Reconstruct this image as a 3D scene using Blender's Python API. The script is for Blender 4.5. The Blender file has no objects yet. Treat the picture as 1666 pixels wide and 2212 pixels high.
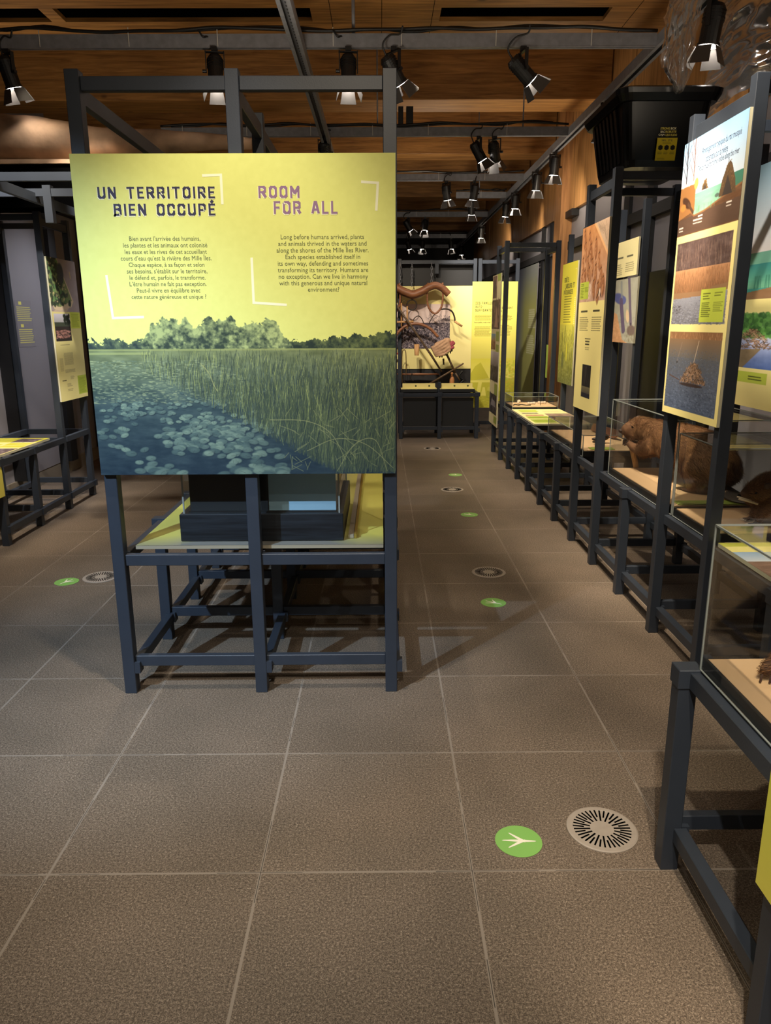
import bpy, bmesh, math, random
import numpy as np
from mathutils import Vector, Matrix

random.seed(7)
RNG = np.random.default_rng(11)
SC = bpy.context.scene
COL = SC.collection
R = math.radians

# ------------------------------------------------------------------ camera
F_PX, PITCH, YAW, ROLL, EYE = 1597.51, -0.248432, 0.00532109, -0.00451231, 1.50491
cd = bpy.data.cameras.new('camera')
cd.sensor_fit = 'HORIZONTAL'
cd.sensor_width = 36.0
cd.lens = 36.0 * F_PX / 1666.0
cd.clip_start = 0.05
cam = bpy.data.objects.new('camera', cd)
COL.objects.link(cam)
fw = Vector((math.sin(YAW) * math.cos(PITCH), math.cos(YAW) * math.cos(PITCH), math.sin(PITCH)))
rt = Vector((math.cos(YAW), -math.sin(YAW), 0))
up = rt.cross(fw)
r2 = rt * math.cos(ROLL) + up * math.sin(ROLL)
u2 = up * math.cos(ROLL) - rt * math.sin(ROLL)
cam.matrix_world = Matrix(((r2.x, u2.x, -fw.x, 0), (r2.y, u2.y, -fw.y, 0), (r2.z, u2.z, -fw.z, EYE), (0, 0, 0, 1)))
SC.camera = cam

# ------------------------------------------------------------------ world, exposure
SC.view_settings.view_transform = 'Standard'
SC.view_settings.look = 'None'
SC.view_settings.gamma = 1.0
SC.view_settings.exposure = 0.0
SC.view_settings.use_curve_mapping = False
wd = bpy.data.worlds.new('world')
wd.use_nodes = True
wd.node_tree.nodes['Background'].inputs[0].default_value = (1.0, 0.86, 0.70, 1)
wd.node_tree.nodes['Background'].inputs[1].default_value = 0.10
SC.world = wd

WARM = (1.0, 0.85, 0.66)
NEUT = (1.0, 0.92, 0.81)
COOL = (0.50, 0.72, 1.0)


def spot(loc, aim, watts, cone, col=WARM, blend=0.6, radius=0.03):
    d = bpy.data.lights.new('spot_light', 'SPOT')
    d.energy = watts
    d.color = col
    d.spot_size = R(cone)
    d.spot_blend = blend
    d.shadow_soft_size = radius
    o = bpy.data.objects.new('spot_light', d)
    COL.objects.link(o)
    o.location = loc
    v = Vector(aim) - Vector(loc)
    o.rotation_euler = v.to_track_quat('-Z', 'Y').to_euler()
    return o


# spots on the lighting grid behind and above the viewer (out of the frame)
spot((0.05, 0.10, 3.35), (-0.40, 2.85, 1.85), 150, 40, WARM, 1.0)
spot((-2.40, 0.10, 3.35), (-1.10, 2.85, 0.70), 900, 40, COOL, 0.9)
spot((1.55, 0.60, 3.35), (-0.3, 2.9, 0.20), 66, 46, NEUT, 0.8)
spot((-1.75, 0.30, 3.35), (-0.1, 2.9, 0.10), 84, 46, NEUT, 0.8)
spot((-0.1, -0.6, 3.35), (0.30, 1.05, 0.0), 330, 66, NEUT, 0.9)
spot((0.45, 0.35, 3.35), (1.15, 1.30, 0.65), 280, 38, WARM, 0.7)
spot((-1.2, 0.90, 3.35), (0.78, 1.05, 0.50), 110, 22, WARM, 0.8)
spot((-0.50, 2.25, 3.35), (-0.50, 2.60, 0.0), 170, 56, NEUT, 0.7)
# spots on the grid over the aisles
spot((-0.35, 3.70, 3.28), (1.33, 3.22, 1.40), 95, 40, WARM, 0.8)
spot((0.75, 2.60, 3.28), (1.62, 3.20, 0.70), 270, 40, WARM, 0.7)
spot((0.70, 2.90, 3.28), (1.62, 4.00, 0.80), 420, 36, WARM, 0.7)
spot((0.95, 2.60, 3.28), (1.90, 3.70, 1.60), 210, 40, NEUT, 0.8)
spot((0.35, 4.60, 3.28), (1.34, 4.83, 1.45), 230, 52, WARM, 0.8)
spot((0.75, 5.60, 3.28), (1.60, 5.60, 0.70), 190, 50, WARM, 0.8)
spot((0.75, 6.90, 3.28), (1.60, 7.20, 0.70), 260, 50, WARM, 0.8)
spot((0.90, 6.30, 3.28), (1.86, 7.60, 1.55), 240, 42, WARM, 0.8)
spot((0.95, 5.20, 3.28), (1.87, 5.85, 1.75), 170, 40, WARM, 0.8)
spot((0.60, 8.00, 3.28), (1.34, 8.60, 1.20), 120, 50, WARM, 0.8)
spot((0.85, 8.05, 3.20), (1.50, 10.6, 1.35), 165, 40, WARM, 0.8)
spot((0.05, 8.05, 3.20), (0.65, 10.6, 1.45), 190, 42, WARM, 0.8)
spot((-0.2, 8.30, 3.20), (0.55, 9.9, 0.6), 150, 60, NEUT, 0.8)
spot((0.3, 5.70, 3.28), (0.75, 7.6, 0.0), 200, 62, WARM, 0.9)
spot((0.3, 3.20, 3.28), (0.75, 4.7, 0.0), 72, 62, WARM, 0.9)
spot((-1.3, 5.65, 3.28), (-0.45, 3.75, 0.62), 120, 40, WARM, 0.8)
spot((-2.0, 3.70, 3.28), (-1.95, 5.6, 0.0), 260, 74, NEUT, 0.9)
spot((-1.8, 5.40, 3.28), (-2.62, 6.40, 1.40), 260, 44, NEUT, 0.8)
spot((-2.0, 4.60, 3.28), (-2.85, 5.45, 0.65), 240, 46, WARM, 0.8)
spot((-1.9, 8.30, 3.20), (-3.3, 6.9, 1.10), 230, 52, (0.86, 0.90, 1.0), 1.0)
spot((-2.1, 4.20, 3.20), (-3.3, 5.9, 1.20), 160, 50, (0.92, 0.93, 1.0), 1.0)
spot((-2.4, 5.55, 3.15), (-2.35, 6.0, 2.85), 4, 80, WARM, 0.9)
spot((1.89, 7.9, 3.05), (2.43, 8.6, 2.75), 26, 110, WARM, 0.9)
spot((1.89, 9.2, 3.05), (2.43, 9.9, 2.75), 30, 110, WARM, 0.9)
spot((1.89, 11.4, 3.05), (2.43, 12.2, 2.75), 34, 110, WARM, 0.9)
spot((1.89, 14.2, 3.05), (2.43, 15.2, 2.75), 40, 110, WARM, 0.9)
spot((0.70, 9.0, 3.2), (2.43, 11.8, 1.3), 420, 52, NEUT, 0.9)
spot((1.2, 4.6, 3.2), (2.43, 7.0, 1.6), 110, 60, NEUT, 0.9)
# added upward fill spots with no fixtures, brightening the timber ceiling
for x_, y_, w_ in ((-0.5, 4.2, 40), (1.6, 3.2, 24), (1.6, 5.25, 12), (1.6, 8.6, 36), (0.7, 10.5, 46), (-2.9, 6.4, 26), (-0.6, 0.4, 36)):
    spot((x_, y_, 2.46), (x_, y_ + 0.4, 4.4), w_, 165, WARM, 0.5, 0.15)


# ------------------------------------------------------------------ materials
def lin(c):
    return tuple(((v / 255.0) / 12.92 if v / 255.0 <= 0.04045 else ((v / 255.0 + 0.055) / 1.055) ** 2.4) for v in c)


def newmat(name):
    m = bpy.data.materials.new(name)
    m.use_nodes = True
    nt = m.node_tree
    b = nt.nodes['Principled BSDF']
    return m, nt, b


def node(nt, typ, **kw):
    n = nt.nodes.new(typ)
    for k, v in kw.items():
        setattr(n, k, v)
    return n


def pm(name, col, rough=0.5, metal=0.0, spec=0.5, noise=0.0, nscale=30.0, bump=0.0, bscale=200.0, emit=0.0, ecol=None):
    m, nt, b = newmat(name)
    c = lin(col)
    b.inputs['Roughness'].default_value = rough
    b.inputs['Metallic'].default_value = metal
    b.inputs['Specular IOR Level'].default_value = spec
    tc = node(nt, 'ShaderNodeTexCoord')
    if noise > 0:
        n = node(nt, 'ShaderNodeTexNoise')
        n.inputs['Scale'].default_value = nscale
        n.inputs['Detail'].default_value = 4
        nt.links.new(tc.outputs['Object'], n.inputs['Vector'])
        r = node(nt, 'ShaderNodeValToRGB')
        r.color_ramp.elements[0].position = 0.3
        r.color_ramp.elements[1].position = 0.7
        r.color_ramp.elements[0].color = tuple(v * (1 - noise) for v in c) + (1,)
        r.color_ramp.elements[1].color = tuple(min(1, v * (1 + noise)) for v in c) + (1,)
        nt.links.new(n.outputs['Fac'], r.inputs['Fac'])
        nt.links.new(r.outputs['Color'], b.inputs['Base Color'])
    else:
        b.inputs['Base Color'].default_value = c + (1,)
    if bump > 0:
        n2 = node(nt, 'ShaderNodeTexNoise')
        n2.inputs['Scale'].default_value = bscale
        n2.inputs['Detail'].default_value = 3
        nt.links.new(tc.outputs['Object'], n2.inputs['Vector'])
        bp = node(nt, 'ShaderNodeBump')
        bp.inputs['Strength'].default_value = bump
        bp.inputs['Distance'].default_value = 0.004
        nt.links.new(n2.outputs['Fac'], bp.inputs['Height'])
        nt.links.new(bp.outputs['Normal'], b.inputs['Normal'])
    if emit > 0:
        b.inputs['Emission Color'].default_value = (ecol or c) + (1,)
        b.inputs['Emission Strength'].default_value = emit
    return m


def wood_mat(name, dark, light, axis='X', scale=1.0, rough=0.6, knots=True):
    """sawn timber: grain stretched along one axis, a few dark knots"""
    m, nt, b = newmat(name)
    b.inputs['Roughness'].default_value = rough
    tc = node(nt, 'ShaderNodeTexCoord')
    mp = node(nt, 'ShaderNodeMapping')
    s = [14 * scale] * 3
    s['XYZ'.index(axis)] = 0.9 * scale
    mp.inputs['Scale'].default_value = s
    nt.links.new(tc.outputs['Object'], mp.inputs['Vector'])
    n = node(nt, 'ShaderNodeTexNoise')
    n.inputs['Scale'].default_value = 2.2
    n.inputs['Detail'].default_value = 6
    n.inputs['Roughness'].default_value = 0.6
    n.inputs['Distortion'].default_value = 0.6
    nt.links.new(mp.outputs['Vector'], n.inputs['Vector'])
    r = node(nt, 'ShaderNodeValToRGB')
    r.color_ramp.elements[0].position = 0.33
    r.color_ramp.elements[1].position = 0.68
    r.color_ramp.elements[0].color = lin(dark) + (1,)
    r.color_ramp.elements[1].color = lin(light) + (1,)
    nt.links.new(n.outputs['Fac'], r.inputs['Fac'])
    out = r.outputs['Color']
    if knots:
        mk = node(nt, 'ShaderNodeMapping')
        sk = [5.0] * 3
        sk['XYZ'.index(axis)] = 2.6
        mk.inputs['Scale'].default_value = sk
        nt.links.new(tc.outputs['Object'], mk.inputs['Vector'])
        v = node(nt, 'ShaderNodeTexVoronoi')
        v.inputs['Scale'].default_value = 1.0
        nt.links.new(mk.outputs['Vector'], v.inputs['Vector'])
        rk = node(nt, 'ShaderNodeValToRGB')
        rk.color_ramp.elements[0].position = 0.05
        rk.color_ramp.elements[1].position = 0.12
        rk.color_ramp.elements[0].color = (0.25, 0.2, 0.16, 1)
        rk.color_ramp.elements[1].color = (1, 1, 1, 1)
        nt.links.new(v.outputs['Distance'], rk.inputs['Fac'])
        mx = node(nt, 'ShaderNodeMix', data_type='RGBA', blend_type='MULTIPLY')
        mx.inputs[0].default_value = 0.8
        nt.links.new(out, mx.inputs[6])
        nt.links.new(rk.outputs['Color'], mx.inputs[7])
        out = mx.outputs[2]
    nt.links.new(out, b.inputs['Base Color'])
    return m


def floor_mat():
    m, nt, b = newmat('speckled_stone_tiles')
    L = nt.links.new

    def mth(op, a, c=None):
        n = node(nt, 'ShaderNodeMath', operation=op)
        for i, v in enumerate((a, c)):
            if v is None:
                continue
            if isinstance(v, (int, float)):
                n.inputs[i].default_value = v
            else:
                L(v, n.inputs[i])
        return n.outputs[0]
    tc = node(nt, 'ShaderNodeTexCoord')
    sp = node(nt, 'ShaderNodeSeparateXYZ')
    L(tc.outputs['Object'], sp.inputs[0])
    fx = mth('DIVIDE', mth('ADD', sp.outputs[0], 0.949076 + 60), 0.6)
    fy = mth('DIVIDE', mth('ADD', sp.outputs[1], -1.782267 + 60), 0.6)
    dx = mth('MULTIPLY', mth('PINGPONG', fx, 0.5), 0.6)
    dy = mth('MULTIPLY', mth('PINGPONG', fy, 0.5), 0.6)
    dd = mth('MINIMUM', dx, dy)
    # speckle
    n1 = node(nt, 'ShaderNodeTexNoise')
    n1.inputs['Scale'].default_value = 150
    n1.inputs['Detail'].default_value = 5
    n1.inputs['Roughness'].default_value = 0.7
    L(tc.outputs['Object'], n1.inputs['Vector'])
    r1 = node(nt, 'ShaderNodeValToRGB')
    e = r1.color_ramp.elements
    e[0].position = 0.30
    e[0].color = lin((70, 60, 50)) + (1,)
    e[1].position = 0.72
    e[1].color = lin((176, 162, 146)) + (1,)
    x = e.new(0.47)
    x.color = lin((112, 99, 86)) + (1,)
    x = e.new(0.58)
    x.color = lin((136, 122, 107)) + (1,)
    L(n1.outputs['Fac'], r1.inputs['Fac'])
    # large stains
    n2 = node(nt, 'ShaderNodeTexNoise')
    n2.inputs['Scale'].default_value = 2.3
    n2.inputs['Detail'].default_value = 5
    L(tc.outputs['Object'], n2.inputs['Vector'])
    r2_ = node(nt, 'ShaderNodeValToRGB')
    r2_.color_ramp.elements[0].position = 0.3
    r2_.color_ramp.elements[1].position = 0.7
    r2_.color_ramp.elements[0].color = (0.78, 0.78, 0.76, 1)
    r2_.color_ramp.elements[1].color = (1.06, 1.04, 1.02, 1)
    L(n2.outputs['Fac'], r2_.inputs['Fac'])
    mx = node(nt, 'ShaderNodeMix', data_type='RGBA', blend_type='MULTIPLY')
    mx.inputs[0].default_value = 1
    ng = node(nt, 'ShaderNodeTexNoise')
    ng.inputs['Scale'].default_value = 330
    ng.inputs['Detail'].default_value = 2
    L(tc.outputs['Object'], ng.inputs['Vector'])
    rg = node(nt, 'ShaderNodeValToRGB')
    rg.color_ramp.elements[0].position = 0.36
    rg.color_ramp.elements[0].color = (0.45, 0.44, 0.42, 1)
    rg.color_ramp.elements[1].position = 0.66
    rg.color_ramp.elements[1].color = (1.35, 1.33, 1.30, 1)
    L(ng.outputs['Fac'], rg.inputs['Fac'])
    mg = node(nt, 'ShaderNodeMix', data_type='RGBA', blend_type='MULTIPLY')
    mg.inputs[0].default_value = 1
    L(r1.outputs[0], mg.inputs[6])
    L(rg.outputs[0], mg.inputs[7])
    L(mg.outputs[2], mx.inputs[6])
    L(r2_.outputs[0], mx.inputs[7])
    # each tile a slightly different tone
    cmb = node(nt, 'ShaderNodeCombineXYZ')
    L(mth('FLOOR', fx), cmb.inputs[0])
    L(mth('FLOOR', fy), cmb.inputs[1])
    wn = node(nt, 'ShaderNodeTexWhiteNoise', noise_dimensions='2D')
    L(cmb.outputs[0], wn.inputs['Vector'])
    tone = mth('ADD', mth('MULTIPLY', wn.outputs['Value'], 0.14), 0.93)
    hs = node(nt, 'ShaderNodeHueSaturation')
    L(mx.outputs[2], hs.inputs['Color'])
    L(tone, hs.inputs['Value'])
    # grout: pale band with a dark hairline in it
    gm = node(nt, 'ShaderNodeMapRange')
    gm.inputs['From Min'].default_value = 0.0030
    gm.inputs['From Max'].default_value = 0.0048
    gm.inputs['To Min'].default_value = 1
    gm.inputs['To Max'].default_value = 0
    L(dd, gm.inputs['Value'])
    n3 = node(nt, 'ShaderNodeTexNoise')
    n3.inputs['Scale'].default_value = 3.1
    L(tc.outputs['Object'], n3.inputs['Vector'])
    hair = mth('MULTIPLY', mth('LESS_THAN', dd, 0.0009), mth('GREATER_THAN', n3.outputs['Fac'], 0.5))
    g1 = node(nt, 'ShaderNodeMix', data_type='RGBA')
    L(gm.outputs[0], g1.inputs[0])
    L(hs.outputs[0], g1.inputs[6])
    g1.inputs[7].default_value = lin((140, 128, 114)) + (1,)
    g2 = node(nt, 'ShaderNodeMix', data_type='RGBA')
    L(hair, g2.inputs[0])
    L(g1.outputs[2], g2.inputs[6])
    g2.inputs[7].default_value = lin((45, 40, 34)) + (1,)
    L(g2.outputs[2], b.inputs['Base Color'])
    b.inputs['Roughness'].default_value = 0.62
    b.inputs['Specular IOR Level'].default_value = 0.35
    bp = node(nt, 'ShaderNodeBump')
    bp.inputs['Strength'].default_value = 0.12
    bp.inputs['Distance'].default_value = 0.002
    L(n1.outputs['Fac'], bp.inputs['Height'])
    L(bp.outputs[0], b.inputs['Normal'])
    return m


def print_mat():
    m, nt, b = newmat('printed_sheet')
    a = node(nt, 'ShaderNodeAttribute', attribute_name='Col')
    nt.links.new(a.outputs['Color'], b.inputs['Base Color'])
    b.inputs['Roughness'].default_value = 0.55
    b.inputs['Specular IOR Level'].default_value = 0.25
    return m


def fur_mat(name, dark, light):
    m, nt, b = newmat(name)
    a = node(nt, 'ShaderNodeAttribute', attribute_name='Col')
    r = node(nt, 'ShaderNodeValToRGB')
    r.color_ramp.elements[0].color = lin(dark) + (1,)
    r.color_ramp.elements[1].color = lin(light) + (1,)
    nt.links.new(a.outputs['Fac'], r.inputs['Fac'])
    nt.links.new(r.outputs['Color'], b.inputs['Base Color'])
    b.inputs['Roughness'].default_value = 0.55
    b.inputs['Specular IOR Level'].default_value = 0.3
    return m


def glass_mat(name, tint=(0.975, 0.985, 0.98), refl=1.0):
    """clear acrylic sheet"""
    m, nt, b = newmat(name)
    nt.nodes.remove(b)
    out = nt.nodes['Material Output']
    t = node(nt, 'ShaderNodeBsdfTransparent')
    t.inputs[0].default_value = tint + (1,)
    g = node(nt, 'ShaderNodeBsdfGlossy')
    g.inputs['Roughness'].default_value = 0.02
    f = node(nt, 'ShaderNodeLayerWeight')
    f.inputs['Blend'].default_value = 0.5
    pw = node(nt, 'ShaderNodeMath', operation='POWER')
    pw.inputs[1].default_value = 5.0
    k = node(nt, 'ShaderNodeMath', operation='MULTIPLY_ADD')
    k.inputs[1].default_value = 0.85 * refl
    k.inputs[2].default_value = 0.035 * refl
    nt.links.new(f.outputs['Facing'], pw.inputs[0])
    nt.links.new(pw.outputs[0], k.inputs[0])
    mx = node(nt, 'ShaderNodeMixShader')
    nt.links.new(k.outputs[0], mx.inputs[0])
    nt.links.new(t.outputs[0], mx.inputs[1])
    nt.links.new(g.outputs[0], mx.inputs[2])
    nt.links.new(mx.outputs[0], out.inputs[0])
    return m


def film_mat(name):
    """crumpled clear plastic film"""
    m, nt, b = newmat(name)
    nt.nodes.remove(b)
    out = nt.nodes['Material Output']
    t = node(nt, 'ShaderNodeBsdfTransparent')
    t.inputs[0].default_value = (0.97, 0.97, 0.96, 1)
    g = node(nt, 'ShaderNodeBsdfGlossy')
    g.inputs['Roughness'].default_value = 0.16
    d = node(nt, 'ShaderNodeBsdfDiffuse')
    d.inputs[0].default_value = (0.8, 0.78, 0.74, 1)
    f = node(nt, 'ShaderNodeLayerWeight')
    f.inputs['Blend'].default_value = 0.22
    mx = node(nt, 'ShaderNodeMixShader')
    nt.links.new(f.outputs['Fresnel'], mx.inputs[0])
    nt.links.new(t.outputs[0], mx.inputs[1])
    nt.links.new(g.outputs[0], mx.inputs[2])
    m2 = node(nt, 'ShaderNodeMixShader')
    m2.inputs[0].default_value = 0.07
    nt.links.new(mx.outputs[0], m2.inputs[1])
    nt.links.new(d.outputs[0], m2.inputs[2])
    nt.links.new(m2.outputs[0], out.inputs[0])
    return m


M = {}
M['frame'] = pm("frame_paint", (44, 50, 59), 0.45, noise=0.08, nscale=8, bump=0.05)
M['frame_dark'] = pm('frame_dark_paint', (34, 36, 38), 0.5)
M['black'] = pm('black_paint', (14, 14, 15), 0.5)
M['black_soft'] = pm('matte_black', (10, 10, 11), 0.9, spec=0.2)
M['black_oak'] = wood_mat('black_stained_oak', (10, 13, 17), (34, 40, 46), 'X', 1.6, 0.45, False)
M['panel_back'] = pm('panel_core', (205, 200, 170), 0.6)
M['print'] = print_mat()
M['tan'] = pm('tan_board', (222, 184, 140), 0.6, noise=0.05, nscale=3)
M['cream'] = pm('cream_board', (240, 226, 150), 0.55)
M['steel'] = pm('galvanised_steel', (118, 120, 126), 0.5, 0.15, noise=0.15, nscale=20)
def slotted_mat():
    m, nt, b = newmat('slotted_steel')
    tc = node(nt, 'ShaderNodeTexCoord')
    sp = node(nt, 'ShaderNodeSeparateXYZ')
    nt.links.new(tc.outputs['Object'], sp.inputs[0])
    a = node(nt, 'ShaderNodeMath', operation='MODULO')
    a.inputs[1].default_value = 0.05
    s_ = node(nt, 'ShaderNodeMath', operation='ADD')
    s_.inputs[1].default_value = 50.0
    nt.links.new(sp.outputs[1], s_.inputs[0])
    nt.links.new(s_.outputs[0], a.inputs[0])
    g_ = node(nt, 'ShaderNodeMath', operation='GREATER_THAN')
    g_.inputs[1].default_value = 0.022
    nt.links.new(a.outputs[0], g_.inputs[0])
    mx = node(nt, 'ShaderNodeMix', data_type='RGBA')
    mx.inputs[6].default_value = lin((120, 122, 126)) + (1,)
    mx.inputs[7].default_value = (0.002, 0.002, 0.002, 1)
    nt.links.new(g_.outputs[0], mx.inputs[0])
    nt.links.new(mx.outputs[2], b.inputs['Base Color'])
    b.inputs['Roughness'].default_value = 0.5
    return m


M['slotted'] = slotted_mat()
M['drain'] = pm('drain_alloy', (158, 146, 132), 0.5, 0.0, noise=0.06, nscale=40)
M['beam'] = wood_mat('glulam_timber', (122, 82, 38), (182, 130, 68), 'X')
M['ply'] = wood_mat('plywood_sheet', (134, 94, 50), (186, 138, 84), 'Z', 0.5, 0.5, False)
M['post_wood'] = wood_mat('timber_post', (130, 88, 48), (176, 126, 74), 'Z', 1.0)
M['grey_wall'] = pm('grey_wall_paint', (128, 124, 128), 0.6, noise=0.04, nscale=2)
M['dark_wall'] = pm('charcoal_wall', (44, 43, 44), 0.8)
M['mullion'] = pm('black_mullion', (18, 18, 20), 0.5)
M['baseboard'] = pm('taupe_baseboard', (122, 112, 98), 0.6)
M['glass'] = glass_mat('clear_acrylic')
M['glass_edge'] = pm('acrylic_edge', (132, 138, 134), 0.35)
M['film'] = film_mat('plastic_film')
M['lamp_black'] = pm('lamp_housing', (16, 16, 17), 0.45)
M['flap'] = pm('barn_door_leaf', (64, 62, 60), 0.4)
M['lens'] = pm('lamp_lens', (255, 240, 225), 0.3, emit=115.0, ecol=(1.0, 0.9, 0.8))
M['cable'] = pm('black_cable', (9, 9, 10), 0.5)
M['tie'] = pm('white_cable_tie', (190, 188, 180), 0.5)
M['floor'] = floor_mat()
M['deck'] = wood_mat('ceiling_boards', (120, 78, 38), (165, 112, 60), 'X')
M['sticker'] = pm('green_vinyl', (126, 178, 86), 0.6)
M['track'] = pm('cream_vinyl', (236, 230, 206), 0.6)
M['ink'] = pm('navy_ink', (44, 40, 66), 0.6)
M['ink_mauve'] = pm('mauve_ink', (140, 106, 136), 0.6)
M['ink_body'] = pm('olive_ink', (76, 84, 46), 0.6)
M['ink_white'] = pm('white_ink', (246, 244, 206), 0.6)
M['ink_yellow'] = pm('yellow_ink', (226, 214, 96), 0.6)
M['bin'] = pm('black_plastic', (6, 6, 7), 0.3, spec=0.3, bump=0.04)
M['bin_label'] = pm('yellow_label', (226, 206, 40), 0.5)
M['brown_wood'] = wood_mat('old_brown_wood', (98, 60, 38), (156, 102, 66), 'X', 1.5, 0.5, False)
M['pale_wood'] = wood_mat('pale_wood', (170, 120, 70), (216, 170, 112), 'Z', 2.0, 0.6, False)
M['dark_wood'] = wood_mat('dark_old_wood', (58, 42, 28), (104, 80, 54), 'X', 2.0, 0.6, False)
M['iron'] = pm('old_iron', (58, 48, 40), 0.5, 0.5, noise=0.2, nscale=60)
M['leather'] = pm('old_leather', (96, 74, 42), 0.6)
M['canvas'] = pm('beige_canvas', (172, 136, 104), 0.85, noise=0.1, nscale=40, bump=0.3, bscale=90)
M['canvas_red'] = pm('faded_red_cloth', (150, 66, 72), 0.85)
M['bottle'] = pm('terracotta', (176, 118, 70), 0.5)
M['bark'] = pm('stripped_log', (150, 122, 96), 0.85, noise=0.35, nscale=6, bump=0.9, bscale=14)
M['beaver_skin'] = pm('beaver_undercoat', (110, 74, 46), 0.8, noise=0.25, nscale=25)
M['beaver_fur'] = fur_mat('beaver_fur', (80, 50, 32), (210, 156, 106))
M['muskrat_skin'] = pm('muskrat_undercoat', (84, 56, 34), 0.8, noise=0.25, nscale=35)
M['muskrat_fur'] = fur_mat('muskrat_fur', (58, 38, 24), (176, 126, 80))
M['tail'] = pm('scaly_tail', (92, 82, 76), 0.55, noise=0.2, nscale=90, bump=0.6, bscale=160)
M['paw'] = pm('dark_paw_skin', (66, 44, 34), 0.5)
M['claw'] = pm('pale_claw', (214, 196, 170), 0.35)
M['eye'] = pm('black_glass_eye', (8, 6, 6), 0.08)
M['stick'] = wood_mat('peeled_stick', (150, 112, 66), (206, 166, 112), 'Z', 4.0, 0.7, False)
M['bone'] = pm('bone', (214, 196, 170), 0.6, noise=0.12, nscale=60)
M['green_label'] = pm('green_label', (160, 180, 70), 0.6)
M['blue_card'] = pm('blue_grey_panel', (150, 186, 206), 0.25)
M['brass'] = pm('reflection_strip', (176, 150, 70), 0.3, 0.6)
M['taupe_card'] = pm('taupe_panel', (150, 140, 118), 0.5)
M['red'] = pm('red_paint', (160, 60, 40), 0.5)
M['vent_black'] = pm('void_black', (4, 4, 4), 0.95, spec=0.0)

# ------------------------------------------------------------------ geometry helpers
ORG = {}


def tag(o, label=None, cat=None, group=None, kind=None):
    if label:
        o['label'] = label
    if cat:
        o['category'] = cat
    if group:
        o['group'] = group
    if kind:
        o['kind'] = kind
    return o


def thing(name, label, cat, loc, group=None):
    o = bpy.data.objects.new(name, None)
    o.empty_display_size = 0.1
    COL.objects.link(o)
    o.location = loc
    ORG[o.name] = Vector(loc)
    return tag(o, label, cat, group)


def basis(d):
    d = Vector(d).normalized()
    a = Vector((0, 0, 1)) if abs(d.z) < 0.9 else Vector((1, 0, 0))
    u = d.cross(a).normalized()
    return u, d.cross(u).normalized(), d


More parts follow.
